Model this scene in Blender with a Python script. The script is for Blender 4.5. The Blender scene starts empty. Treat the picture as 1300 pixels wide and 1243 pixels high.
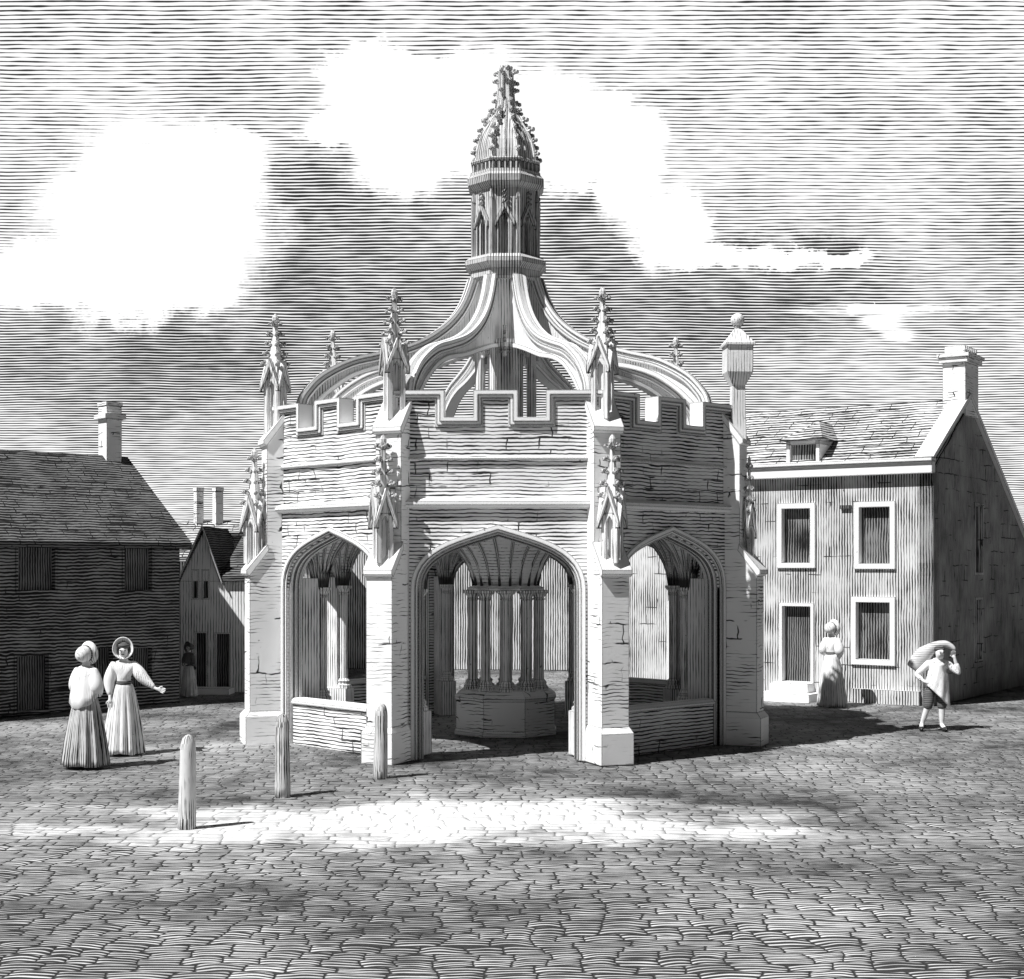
import bpy, bmesh, math, random
from math import sin, cos, pi, radians, sqrt
from mathutils import Vector, Matrix
random.seed(7)
C = bpy.context.scene.collection
SC = bpy.context.scene
F = 1877.0; HOR = 720.0; EYE = 2.67; CX = 650.0

# ------------------------------------------------------------------ node helper
class NT:
    def __init__(s, tree): s.t = tree; s.n = tree.nodes; s.l = tree.links
    def new(s, typ, **kw):
        n = s.n.new(typ)
        for k, v in kw.items(): setattr(n, k, v)
        return n
    def put(s, sock, v):
        if isinstance(v, bpy.types.NodeSocket): s.l.new(v, sock)
        elif v is not None: sock.default_value = v
    def m(s, op, a, b=None, c=None, clamp=False):
        n = s.new('ShaderNodeMath', operation=op, use_clamp=clamp)
        s.put(n.inputs[0], a); s.put(n.inputs[1], b); s.put(n.inputs[2], c)
        return n.outputs[0]
    def vm(s, op, a, b=None):
        n = s.new('ShaderNodeVectorMath', operation=op)
        s.put(n.inputs[0], a)
        if b is not None: s.put(n.inputs[1], b)
        return n.outputs['Value'] if op in ('DOT_PRODUCT', 'LENGTH') else n.outputs[0]
    def xyz(s, x=0.0, y=0.0, z=0.0):
        n = s.new('ShaderNodeCombineXYZ')
        s.put(n.inputs[0], x); s.put(n.inputs[1], y); s.put(n.inputs[2], z)
        return n.outputs[0]
    def sep(s, v):
        n = s.new('ShaderNodeSeparateXYZ'); s.put(n.inputs[0], v); return n.outputs
    def noise(s, v, scale, detail=2.0, rough=0.5):
        n = s.new('ShaderNodeTexNoise'); s.put(n.inputs['Vector'], v)
        n.inputs['Scale'].default_value = scale; n.inputs['Detail'].default_value = detail
        n.inputs['Roughness'].default_value = rough
        return n.outputs['Fac']
    def ramp(s, v, a, b, lo=0.0, hi=1.0):
        n = s.new('ShaderNodeMapRange', interpolation_type='SMOOTHSTEP')
        s.put(n.inputs[0], v); s.put(n.inputs[1], a); s.put(n.inputs[2], b)
        n.inputs[3].default_value = lo; n.inputs[4].default_value = hi
        return n.outputs[0]
    def mix(s, f, a, b):
        n = s.new('ShaderNodeMix', data_type='FLOAT')
        s.put(n.inputs[0], f); s.put(n.inputs[2], a); s.put(n.inputs[3], b)
        return n.outputs[0]

def strokes(N, c, along, P, sp, cover, vary=0.35, gap=0.25, soft=0.13):
    """ink mask of wavering engraved strokes: c runs across the strokes, along runs with them"""
    ph = N.m('DIVIDE', c, sp)
    tri = N.m('MULTIPLY', N.m('ABSOLUTE', N.m('SUBTRACT', N.m('FRACT', ph), 0.5)), 2.0)
    row = N.m('FLOOR', ph)
    dash = N.noise(N.xyz(N.m('MULTIPLY', along, 0.16/sp), N.m('MULTIPLY', row, 3.7), 0.0), 1.0, 1.0)
    patch = N.noise(P, 0.055/sp*1.4, 3.0)
    th = N.m('ADD', cover, N.m('MULTIPLY', N.m('SUBTRACT', patch, 0.5), vary*2.4))
    th = N.m('ADD', th, N.m('MULTIPLY', N.m('SUBTRACT', dash, 0.55), gap*2.2))
    return N.m('MULTIPLY', N.ramp(N.m('SUBTRACT', th, tri), -soft*0.5, soft), 1.0, clamp=True)

EDGE = True
def ink_mat(name, base=0.8, ink=0.05, mode='h', sp=0.055, cover=0.3, vary=0.35, gap=0.25, bricks=None, brick_mask=(0.5, 0.6),
            stain=0.12, edge=0.022, rough=0.9, wob=0.02, bump=0.25, spec=0.2, objc=False):
    m = bpy.data.materials.new(name); m.use_nodes = True
    N = NT(m.node_tree); bs = N.n['Principled BSDF']
    geo = N.new('ShaderNodeNewGeometry')
    P = geo.outputs['Position']; TN = geo.outputs['True Normal']
    if objc:
        P = N.new('ShaderNodeTexCoord').outputs['Object']
    x, y, z = N.sep(P)
    tv = N.vm('NORMALIZE', N.vm('CROSS_PRODUCT', (0, 0, 1), TN))
    u = N.vm('DOT_PRODUCT', P, tv)
    if mode == 'a':
        u = N.m('MULTIPLY', N.m('ARCTAN2', y, x), 0.22)
    w1 = N.m('MULTIPLY', N.m('SUBTRACT', N.noise(P, 1.7, 2.0), 0.5), wob*3)
    w2 = N.m('MULTIPLY', N.m('SUBTRACT', N.noise(P, 9.0, 1.0), 0.5), wob*0.9)
    w = N.m('ADD', w1, w2)
    masks = []
    if mode in ('h', 'hv'):
        masks.append(strokes(N, N.m('ADD', z, w), u, P, sp, cover, vary, gap))
    if mode in ('v', 'a', 'hv'):
        masks.append(strokes(N, N.m('ADD', u, w), z, P, sp, cover, vary, gap))
    if bricks:
        bw, bh = bricks
        b = N.new('ShaderNodeTexBrick')
        ww = N.m('MULTIPLY', w, 1.6)
        N.put(b.inputs['Vector'], N.xyz(N.m('ADD', u, N.m('MULTIPLY', ww, 2.0)), N.m('ADD', z, ww), 0.0))
        b.inputs['Scale'].default_value = 1.0; b.inputs['Brick Width'].default_value = bw; b.inputs['Row Height'].default_value = bh
        b.inputs['Mortar Size'].default_value = 0.011; b.inputs['Mortar Smooth'].default_value = 0.3
        b.offset = 0.43
        k = N.ramp(N.noise(N.vm('ADD', P, (3.1, 7.7, 1.3)), 1.9, 3.0), brick_mask[0], brick_mask[1])
        masks.append(N.m('MULTIPLY', b.outputs['Fac'], k))
    if edge and EDGE:
        bv = N.new('ShaderNodeBevel', samples=4); bv.inputs['Radius'].default_value = edge
        d = N.vm('DOT_PRODUCT', bv.outputs[0], TN)
        masks.append(N.ramp(d, 0.993, 0.93))
    # small chips and pits
    pit = N.ramp(N.noise(P, 14.0, 3.0, 0.7), 0.70, 0.735)
    masks.append(N.m('MULTIPLY', pit, 0.8))
    tot = masks[0]
    for k in masks[1:]: tot = N.m('MAXIMUM', tot, k)
    st = N.m('ADD', 1.0-stain, N.m('MULTIPLY', N.noise(P, 0.9, 4.0, 0.6), stain*2))
    colb = N.m('MULTIPLY', base, st, clamp=True)
    v = N.mix(tot, colb, ink)
    cc = N.new('ShaderNodeCombineColor')
    for i in range(3): N.put(cc.inputs[i], v)
    N.put(bs.inputs['Base Color'], cc.outputs[0])
    bs.inputs['Roughness'].default_value = rough
    bs.inputs['Specular IOR Level'].default_value = spec
    bp = N.new('ShaderNodeBump'); bp.inputs['Strength'].default_value = bump; bp.inputs['Distance'].default_value = 0.01
    N.put(bp.inputs['Height'], N.m('SUBTRACT', N.noise(P, 22.0, 4.0), N.m('MULTIPLY', tot, 0.8)))
    N.put(bs.inputs['Normal'], bp.outputs[0])
    return m

M = {}
M['rubble'] = ink_mat('coursed_stone', 0.86, 0.03, 'h', 0.052, 0.38, bricks=(0.42, 0.165))
M['ashlar'] = ink_mat('dressed_stone', 0.90, 0.04, 'h', 0.052, 0.07, vary=0.6, gap=0.4, bricks=(0.38, 0.27), brick_mask=(0.56, 0.62), wob=0.032)
M['mould'] = ink_mat('moulded_stone', 0.90, 0.06, 'none', edge=0.028)
M['shaft'] = ink_mat('shaft_stone', 0.90, 0.03, 'v', 0.045, 0.30, edge=0.014, wob=0.006)
M['carved'] = ink_mat('carved_stone', 0.80, 0.03, 'v', 0.042, 0.14, edge=0.018, wob=0.008)
M['vault'] = ink_mat('vault_stone', 0.84, 0.05, 'h', 0.05, 0.12, edge=0, wob=0.02)
M['lantern'] = ink_mat('lantern_stone', 0.62, 0.03, 'v', 0.042, 0.34, edge=0.018, wob=0.006)
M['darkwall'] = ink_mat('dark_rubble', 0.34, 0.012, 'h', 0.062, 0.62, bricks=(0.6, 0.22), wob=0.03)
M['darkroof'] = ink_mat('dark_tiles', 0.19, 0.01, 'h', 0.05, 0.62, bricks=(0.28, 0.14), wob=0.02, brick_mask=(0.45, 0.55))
M['tile'] = ink_mat('stone_tiles', 0.58, 0.02, 'h', 0.06, 0.52, bricks=(0.5, 0.17), brick_mask=(0.38, 0.5))
M['render'] = ink_mat('lined_render', 0.66, 0.03, 'v', 0.055, 0.40, bricks=(0.7, 0.36), brick_mask=(0.53, 0.6), wob=0.013, vary=0.6, stain=0.3)
M['render_far'] = ink_mat('pale_lined_render', 0.80, 0.05, 'v', 0.062, 0.58, wob=0.012)
M['low_bounce'] = ink_mat('roof_bounce_cut', 0.10, 0.03, 'none', edge=0)  # unseen roof darkened to cut bounce light on the crown undersides
M['gable'] = ink_mat('gable_shaded', 0.55, 0.02, 'v', 0.055, 0.55, bricks=(0.6, 0.3), wob=0.02)  # shade of the gable end painted in as a darker, denser-hatched wall
M['cottage'] = ink_mat('cottage_sunlit', 0.92, 0.06, 'v', 0.06, 0.22, wob=0.015)  # extra pale to stand in for sunlight on the shadowed cottage front
M['trim'] = ink_mat('painted_trim', 0.88, 0.05, 'none', edge=0.026)
M['pane'] = ink_mat('window_glass', 0.26, 0.015, 'v', 0.055, 0.62, vary=0.9, edge=0, rough=0.25, spec=0.5, stain=0.5)
M['door'] = ink_mat('dark_door', 0.20, 0.015, 'v', 0.05, 0.6, edge=0.018)
M['shutter'] = ink_mat('dark_shutter', 0.24, 0.015, 'v', 0.05, 0.6, edge=0.018)
M['bollard'] = ink_mat('weathered_bollard', 0.66, 0.03, 'v', 0.028, 0.30, vary=0.7, edge=0, wob=0.012)
M['skirt_grey'] = ink_mat('grey_pleated_cloth', 0.60, 0.03, 'a', 0.024, 0.40, edge=0, wob=0.004, objc=True, bump=0.1)
M['skirt_pale'] = ink_mat('pale_pleated_cloth', 0.86, 0.05, 'a', 0.03, 0.22, edge=0, wob=0.004, objc=True, bump=0.1)
M['cloth_white'] = ink_mat('white_cloth', 0.90, 0.08, 'v', 0.03, 0.08, vary=0.7, edge=0, wob=0.01, objc=True, bump=0.1)
M['shawl_pale'] = ink_mat('pale_shawl', 0.88, 0.05, 'a', 0.032, 0.16, vary=0.7, edge=0, wob=0.02, objc=True, bump=0.2)
M['shawl_dark'] = ink_mat('dark_shawl', 0.2, 0.03, 'a', 0.03, 0.3, edge=0, wob=0.01, objc=True, bump=0.2)
M['cloth_dark'] = ink_mat('dark_cloth', 0.18, 0.02, 'h', 0.03, 0.45, edge=0, wob=0.006, objc=True, bump=0.1)
M['sack'] = ink_mat('sackcloth', 0.62, 0.04, 'h', 0.03, 0.16, vary=0.5, edge=0, wob=0.02, objc=True, bump=0.3)
M['skin'] = ink_mat('pale_skin', 0.78, 0.2, 'none', edge=0, objc=True, bump=0.02, stain=0.03)
M['black'] = ink_mat('black_leather', 0.04, 0.02, 'none', edge=0, objc=True)

# ------------------------------------------------------------------ mesh helper
class MB:
    def __init__(s): s.bm = bmesh.new()
    def poly(s, pts):
        vs = [s.bm.verts.new(p) for p in pts]
        return s.bm.faces.new(vs)
    def box(s, x0, x1, y0, y1, z0, z1, M4=None):
        c = [Vector((x, y, z)) for z in (z0, z1) for (x, y) in ((x0, y0), (x1, y0), (x1, y1), (x0, y1))]
        if M4: c = [M4 @ p for p in c]
        v = [s.bm.verts.new(p) for p in c]
        for f in ((3,2,1,0),(4,5,6,7),(0,1,5,4),(1,2,6,5),(2,3,7,6),(3,0,4,7)): s.bm.faces.new([v[i] for i in f])
    def prism(s, pts, fn0, fn1):
        """pts 2-D outline; fn0/fn1 map (a,b)->3-D for the two ends"""
        A = [s.bm.verts.new(fn0(*p)) for p in pts]; B = [s.bm.verts.new(fn1(*p)) for p in pts]
        n = len(pts)
        f0 = s.bm.faces.new(A); f1 = s.bm.faces.new(B[::-1])
        for i in range(n):
            j = (i+1) % n
            s.bm.faces.new((A[j], A[i], B[i], B[j]))
        f0.normal_update(); f1.normal_update()
        bmesh.ops.triangulate(s.bm, faces=[f0, f1], ngon_method='EAR_CLIP')
    def slab(s, pts, y0, y1):             # outline in x,z extruded over y
        s.prism(pts, lambda a, b: (a, y0, b), lambda a, b: (a, y1, b))
    def fin(s, pts, h):                   # outline in r,z with r along -y, extruded +-h over x
        s.prism(pts, lambda a, b: (-h, -a, b), lambda a, b: (h, -a, b))
    def rings(s, rings, closed=True, cap0=True, cap1=True):
        R = [[s.bm.verts.new(p) for p in r] for r in rings]
        n = len(R[0])
        for a, b in zip(R, R[1:]):
            for i in range(n if closed else n-1):
                j = (i+1) % n
                s.bm.faces.new((a[i], a[j], b[j], b[i]))
        if closed:
            if cap0: s.bm.faces.new(R[0][::-1])
            if cap1: s.bm.faces.new(R[-1])
    def lathe(s, prof, n=16, c=(0, 0), rot=0.0, cap0=True, cap1=True, fold=None):
        rr = []
        for r, z in prof:
            ring = []
            for i in range(n):
                a = rot + 2*pi*i/n
                q = r*(fold(a, z) if fold else 1)
                ring.append((c[0]+q*cos(a), c[1]+q*sin(a), z))
            rr.append(ring)
        s.rings(rr, cap0=cap0, cap1=cap1)
    def octa(s, prof, rot=0.0, c=(0, 0)):  # octagon whose faces look along -y
        s.lathe(prof, 8, c, rot+pi/8)
    def tube(s, pts, r, n=6, r1=None):
        pts = [Vector(p) for p in pts]; rr = []
        for i, p in enumerate(pts):
            d = (pts[min(i+1, len(pts)-1)] - pts[max(i-1, 0)]).normalized()
            up = Vector((0, 0, 1)) if abs(d.z) < 0.95 else Vector((1, 0, 0))
            a = d.cross(up).normalized(); b = a.cross(d)
            q = r if r1 is None else r+(r1-r)*i/(len(pts)-1)
            rr.append([p + a*(q*cos(2*pi*k/n)) + b*(q*sin(2*pi*k/n)) for k in range(n)])
        s.rings(rr)
    def ball(s, c, r, sx=1, sy=1, sz=1, sub=1):
        mat = Matrix.Translation(c) @ Matrix.Diagonal((sx, sy, sz, 1))
        bmesh.ops.create_icosphere(s.bm, subdivisions=sub, radius=r, matrix=mat)
    def crocket(s, p, d, k):
        p = Vector(p); d = Vector(d).normalized()
        s.tube([p - d*k*0.3, p + d*k*0.5 + Vector((0, 0, k*0.15)), p + d*k*1.0 + Vector((0, 0, k*0.55))], k*0.3, 5)
        s.ball(p + d*k*1.05 + Vector((0, 0, k*0.35)), k*0.48, sub=1)
        s.ball(p + d*k*0.45 + Vector((0, 0, k*0.75)), k*0.36, sub=1)
    def band(s, path, w0, w1, y0, y1, end=None):
        a = offset(path, w0); b = offset(path, w1)
        s.rings([[(p[0], y0, p[1]) for p in (pa, pb)] + [(p[0], y1, p[1]) for p in (pb, pa)] for pa, pb in zip(a, b)])
    def bandfin(s, path, w0, w1, h):
        a = offset(path, w0); b = offset(path, w1)
        s.rings([[(-h, -pa[0], pa[1]), (-h, -pb[0], pb[1]), (h, -pb[0], pb[1]), (h, -pa[0], pa[1])] for pa, pb in zip(a, b)])
    def rot(s, M4): bmesh.ops.transform(s.bm, matrix=M4, verts=s.bm.verts)
    def build(s, name, mat, parent=None, smooth=False):
        bmesh.ops.recalc_face_normals(s.bm, faces=s.bm.faces)
        me = bpy.data.meshes.new(name); s.bm.to_mesh(me); s.bm.free()
        if mat: me.materials.append(mat)
        if smooth: me.polygons.foreach_set('use_smooth', [True]*len(me.polygons))
        o = bpy.data.objects.new(name, me); C.objects.link(o)
        if parent: o.parent = parent
        return o

def offset(path, w):
    """offset a polyline sideways by w (to the left of travel), mitred"""
    out = []
    n = len(path)
    for i, p in enumerate(path):
        ds = []
        if i > 0: ds.append((p[0]-path[i-1][0], p[1]-path[i-1][1]))
        if i < n-1: ds.append((path[i+1][0]-p[0], path[i+1][1]-p[1]))
        ns = []
        for d in ds:
            l = sqrt(d[0]**2+d[1]**2); ns.append((-d[1]/l, d[0]/l))
        if len(ns) == 1: nx, nz = ns[0]; k = 1
        else:
            nx, nz = ns[0][0]+ns[1][0], ns[0][1]+ns[1][1]; l = sqrt(nx*nx+nz*nz); nx /= l; nz /= l
            k = 1/max(0.35, nx*ns[0][0]+nz*ns[0][1])
        out.append((p[0]+nx*w*k, p[1]+nz*w*k))
    return out

def empty(name, loc, rz=0.0, label=None, cat=None, group=None):
    o = bpy.data.objects.new(name, None); C.objects.link(o)
    o.location = loc; o.rotation_euler = (0, 0, rz); o.empty_display_size = 0.3
    if label: tag(o, label, cat, group)
    return o
def tag(o, label=None, cat=None, group=None, kind=None):
    if label: o['label'] = label
    if cat: o['category'] = cat
    if group: o['group'] = group
    if kind: o['kind'] = kind
    return o
def dup(o, parent, rz=None, kids=True):
    c = o.copy(); C.objects.link(c); c.parent = parent
    if rz is not None: c.rotation_euler = (0, 0, rz)
    if kids:
        for ch in list(o.children):
            d = ch.copy(); C.objects.link(d); d.parent = c
    return c

# ================================================================== MARKET CROSS
XC, YC = -0.10, 23.9
RW = 3.78; AP = RW*cos(pi/8); HS = RW*sin(pi/8); TH = 0.28
cross = empty('market_cross', (XC, YC, 0), 0, 'octagonal stone market cross with open arches, battlements and curved ribs carrying a spired lantern', 'market cross')
ROT = radians(-1.5)
def phi(k): return ROT + radians(22.5 + 45*k)       # buttress k, measured from straight towards the viewer
def fphi(k): return ROT + radians(45*k)             # face k

def bez(p0, p1, p2, p3, n):
    r = []
    for i in range(n+1):
        t = i/n; a = (1-t)**3; b = 3*t*(1-t)**2; c = 3*t*t*(1-t); d = t**3
        r.append((a*p0[0]+b*p1[0]+c*p2[0]+d*p3[0], a*p0[1]+b*p1[1]+c*p2[1]+d*p3[1]))
    return r
def arch_path(b, zs, za, z0=0.0, n=12):
    right = bez((b, zs), (b, zs+(za-zs)*0.62), (b*0.56, za-0.17*b), (0, za), n)
    pts = [(b, z0)] + right
    return pts + [(-x, z) for x, z in pts[::-1][1:]]
AW, AZS, AZA = 1.06, 2.36, 3.10
# crenellated line
cren = [(-1.45, 5.11), (-0.74, 5.11), (-0.74, 4.74), (-0.34, 4.74), (-0.34, 5.11), (0.27, 5.11), (0.27, 4.74), (0.66, 4.74), (0.66, 5.11), (1.45, 5.11)]
def arch_wall():
    m = MB()
    ap = arch_path(AW+0.05, AZS, AZA+0.05)
    hi = (AP-TH)*math.tan(pi/8)
    pts = [(-HS, 0), (-HS, 3.5), (HS, 3.5), (HS, 0)] + ap
    # taper to the inner side so that neighbours meet without overlapping
    k = hi/HS
    m.prism(pts, lambda a, b: (a, -AP, b), lambda a, b: (a*k if abs(a) > HS-0.01 else a, -AP+TH, b))
    return m
def arch_mould():
    m = MB()
    ap = arch_path(AW, AZS, AZA)
    w = lambda a, b: (-a, -b)
    m.band(ap, -0.012, -0.062, -AP+0.10, -AP+TH-0.02)
    for y_, w_ in ((0.115, 0.0), (0.18, 0.010)):
        m.band(ap, w_, w_-0.03, -AP+y_, -AP+y_+0.035)
    m.band(ap, -0.022, -0.060, -AP+0.045, -AP+0.115)
    m.band(ap, -0.050, -0.100, -AP-0.012, -AP+0.06)
    m.band(ap, -0.088, -0.150, -AP-0.045, -AP+0.03)
    return m
def parapet():
    m = MB()
    a = cren
    HP = 1.445
    pts = [(-HP, 3.6)] + [(-HP, 5.06)] + [(-0.79, 5.06), (-0.79, 4.69), (-0.29, 4.69), (-0.29, 5.06), (0.22, 5.06), (0.22, 4.69), (0.71, 4.69), (0.71, 5.06), (HP, 5.06), (HP, 3.6)]
    k = ((AP-0.15)*math.tan(pi/8))/HS
    m.prism(pts, lambda x, z: (x, -AP+0.02, z), lambda x, z: (x*k if abs(x) > 1.3 else x, -AP+0.15, z))
    return m
def coping():
    m = MB()
    m.band(cren, 0.0, -0.06, -AP-0.05, -AP+0.21)
    m.band(cren, -0.05, -0.105, -AP-0.022, -AP+0.19)
    m.band(cren, -0.095, -0.135, -AP+0.005, -AP+0.165)
    return m
def string(z, h, p):
    m = MB()
    hw = 1.37
    prof = [(0.02, z-h*0.5), (-p*0.55, z-h*0.5), (-p, z-h*0.15), (-p, z+h*0.2), (-0.0, z+h*0.5), (0.02, z+h*0.5)]
    m.prism(prof, lambda a, b: (-hw, -AP+a, b), lambda a, b: (hw, -AP+a, b))
    return m
def low_wall():
    m = MB()
    m.box(-AW+0.01, AW-0.01, -AP+0.07, -AP+TH-0.04, 0, 0.62)
    return m
def low_coping():
    m = MB()
    p = [(-AP+0.03, 0.62), (-AP+0.03, 0.66), (-AP+0.09, 0.70), (-AP+TH-0.02, 0.70), (-AP+TH-0.02, 0.62)]
    m.prism(p, lambda a, b: (-AW+0.012, a, b), lambda a, b: (AW-0.012, a, b))
    return m

first = None
for k in range(8):
    rz = fphi(k)
    if k == 0:
        W = arch_wall().build('arch_wall', M['rubble'], cross)
        A = arch_mould().build('arch_moulding', M['mould'], W)
        P_ = parapet().build('parapet', M['rubble'], cross)
        K = coping().build('battlement_coping', M['mould'], P_)
        S1 = string(3.55, 0.14, 0.10).build('string_course', M['mould'], P_)
        S2 = string(4.17, 0.045, 0.03).build('string_course', M['mould'], P_)
        for o in (W, P_): o.rotation_euler.z = rz
    else:
        dup(W, cross, rz); dup(P_, cross, rz)
lw = None
for k in (1, 2, 3, 5, 6, 7):
    if lw is None:
        lw = low_wall().build('low_wall', M['rubble'], cross); lw.rotation_euler.z = fphi(k)
        low_coping().build('wall_coping', M['mould'], lw)
    else: dup(lw, cross, fphi(k))

# buttresses
def buttress():
    m = MB(); h = 0.20
    m.fin([(3.58, 0.5), (4.19, 0.5), (4.19, 2.60), (3.93, 2.98), (3.93, 4.56), (3.66, 5.02), (3.58, 5.02)], h)
    return m
def buttress_plinth():
    m = MB()
    m.rings([[(-h, -a, z), (h, -a, z), (h, -3.58, z), (-h, -3.58, z)] for h, a, z in ((0.24, 4.26, 0), (0.24, 4.26, 0.42), (0.205, 4.195, 0.50))])
    return m
def weathering(r0, z0, r1, z1):
    m = MB()
    if 1:
        m.fin([(r0, z0), (r0, z0+0.06), (r1, z1), (r1-0.02, z1-0.10), (r0-0.05, z0-0.035)], 0.225)
    return m
def pinnacle(w, z0, zg, za, zt, k=1.0):
    """square shaft set cornerwise, niches, gables, crocketed spirelet, finial"""
    m = MB()
    q = w/2; p = 0.030*k+0.005
    R45 = Matrix.Rotation(pi/4, 4, 'Z')
    m.box(-q*0.36, q*0.36, -q*0.36, q*0.36, z0, zg+0.12)
    for sx in (-1, 1):
        for sy in (-1, 1):
            a, b = sorted((sx*q, sx*(q-0.07))); c, d = sorted((sy*q, sy*(q-0.07)))
            m.box(a, b, c, d, z0, zg)
    for i in range(4):
        R = Matrix.Rotation(i*pi/2, 4, 'Z')
        def T(x, y, z, R=R): return R @ Vector((x, y, z))
        # head of the niche
        pts = [(-q+0.068, zg+0.0), (-q+0.068, zg-0.10), (0, zg-0.02), (q-0.068, zg-0.10), (q-0.068, zg+0.0), (0, zg+(za-zg)*0.8)]
        m.prism(pts, lambda a, b: T(a, -q+0.003, b), lambda a, b: T(a, -q+0.05, b))
        g = [(-q-0.035, zg-0.09), (0, za), (q+0.035, zg-0.09)]
        gi = [(-q-0.035, zg-0.19), (0, za-0.13), (q+0.035, zg-0.19)]
        for e in (0, 1):
            quad = [g[e], g[e+1], gi[e+1], gi[e]]
            m.prism(quad, lambda a, b: T(a, -q-0.055, b), lambda a, b: T(a, -q+0.02, b))
    # spirelet
    zb = zg+0.02; hs = zt-zb
    s0 = q*0.98; s1 = 0.028
    m.rings([[(-s, -s, z), (s, -s, z), (s, s, z), (-s, s, z)] for s, z in ((s0, zb), (s0*0.62, zb+hs*0.30), (s1*1.15, zb+hs*0.72), (s1, zt-0.16))])
    for j in range(4):
        t = 0.20+0.155*j
        z = zb+hs*t
        s = s0+(s0*0.62-s0)*t/0.30 if t < 0.30 else s0*0.62+(s1*1.15-s0*0.62)*(t-0.30)/0.42
        for sx in (-1, 1):
            for sy in (-1, 1): m.crocket((sx*s*0.95, sy*s*0.95, z), (sx, sy, 0), 0.082*(1-0.3*t))
    m.lathe([(0.03, zt-0.20), (0.05, zt-0.17), (0.045, zt-0.15), (0.034, zt-0.14), (0.05, zt-0.10), (0.052, zt-0.06), (0.03, zt-0.02), (0.006, zt+0.01)], 8)
    for i in range(4):
        a = i*pi/2
        m.crocket((0.04*cos(a), 0.04*sin(a), zt-0.17), (cos(a), sin(a), 0), 0.06)
    m.rot(R45)
    return m
up_src = pinnacle(0.25, 4.70, 5.52, 5.84, 6.53).build('pinnacle', M['carved'], cross)
lo_src = pinnacle(0.235, 2.72, 3.38, 3.76, 4.47).build('lower_pinnacle', M['carved'], cross)
me_up, me_lo = up_src.data, lo_src.data
bpy.data.objects.remove(up_src); bpy.data.objects.remove(lo_src)
def repaired_top():
    m = MB()
    sq = lambda s, z: [(-s, -s, z), (s, -s, z), (s, s, z), (-s, s, z)]
    m.rings([sq(0.115, 4.55), sq(0.10, 5.05), sq(0.095, 5.40), sq(0.185, 5.58), sq(0.195, 5.60), sq(0.195, 6.00)])
    m.rings([sq(0.225, 6.00), sq(0.225, 6.03), sq(0.13, 6.15), sq(0.045, 6.27), sq(0.045, 6.31)])
    m.ball((0, 0, 6.40), 0.105, sub=3)
    m.rot(Matrix.Rotation(radians(28), 4, 'Z'))
    return m
bsrc = None
for k in range(8):
    rz = phi(k)
    if bsrc is None:
        b = buttress().build('buttress', M['ashlar'], cross); b.rotation_euler.z = rz
        buttress_plinth().build('plinth', M['ashlar'], b)
        weathering(4.245, 2.57, 3.92, 3.02).build('weathering', M['mould'], b); weathering(3.985, 4.53, 3.60, 5.08).build('weathering', M['mould'], b)
        bsrc = b
    else: b = dup(bsrc, cross, rz)
for b in [o for o in cross.children if o.name.startswith('buttress')]:
    k = round((b.rotation_euler.z-ROT-pi/8)/(pi/4)) % 8
    o = bpy.data.objects.new('lower_pinnacle', me_lo); C.objects.link(o); o.parent = b; o.location = (0, -4.08, 0)
    if k == 1: o.scale = (0.5, 0.5, 0.97); o.location = (0, -4.02, 0)
    if k in (0, 7, 6):
        o = bpy.data.objects.new('pinnacle', me_up); C.objects.link(o); o.parent = b; o.location = (0, -3.76, 0.0)
    elif k == 1:
        o = repaired_top().build('ball_topped_pinnacle', M['carved'], b); o.location = (0, -3.84, 0)
        o['label'] = 'plain square pinnacle with pyramid cap and ball'
# two pinnacles on the rear parapets
for ph, t, dz in ((fphi(5), 0.95, 0.26), (fphi(3), -0.72, 0.14)):
    o = bpy.data.objects.new('pinnacle', me_up); C.objects.link(o); o.parent = cross
    o.location = (3.38*sin(ph)+t*cos(ph), -3.38*cos(ph)+t*sin(ph), dz); o.rotation_euler.z = ph

# flat stone roof behind the parapet, seen from above only
r = MB(); r.octa([(3.60, 4.24), (3.60, 4.34), (0.5, 4.55)], ROT); r.build('roof', M['low_bounce'], cross)

# crown ribs
top = [(3.30, 4.60), (3.42, 4.95), (3.41, 5.22), (3.30, 5.42), (3.06, 5.66), (2.62, 5.90), (2.16, 6.03), (1.66, 6.18), (1.28, 6.37), (0.97, 6.62), (0.76, 6.92), (0.62, 7.30)]
bot = [(3.12, 4.60), (3.17, 5.05), (3.04, 5.25), (2.85, 5.42), (2.55, 5.62), (2.16, 5.76), (1.66, 5.86), (1.10, 6.02), (0.62, 6.14), (0.30, 6.17), (0.30, 7.30)]
def smooth(path, n=4):
    out = []
    for i in range(len(path)-1):
        p0 = path[max(i-1, 0)]; p1 = path[i]; p2 = path[i+1]; p3 = path[min(i+2, len(path)-1)]
        for j in range(n):
            t = j/n
            out.append(tuple(0.5*(2*p1[a]+(p2[a]-p0[a])*t+(2*p0[a]-5*p1[a]+4*p2[a]-p3[a])*t*t+(3*p1[a]-p0[a]-3*p2[a]+p3[a])*t**3) for a in (0, 1)))
    return out+[path[-1]]
tops = smooth(top); bots = smooth(bot[:-1])+[bot[-1]]
def crown_rib():
    m = MB()
    m.fin(tops + bots[::-1], 0.045)
    return m
def rib_mould():
    m = MB()
    m.bandfin(tops, 0.0, 0.055, 0.105)      # left of travel is downwards/inwards
    m.bandfin(tops, 0.05, 0.12, 0.075)
    m.bandfin(tops, 0.115, 0.155, 0.095)
    bb = smooth(bot[:-1])
    m.bandfin(bb, -0.06, 0.012, 0.095)
    return m
rb = None
for k in range(8):
    if rb is None:
        rb = crown_rib().build('crown_rib', M['carved'], cross); rb.rotation_euler.z = phi(k)
        rib_mould().build('rib_moulding', M['mould'], rb)
    else: dup(rb, cross, phi(k))

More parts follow.
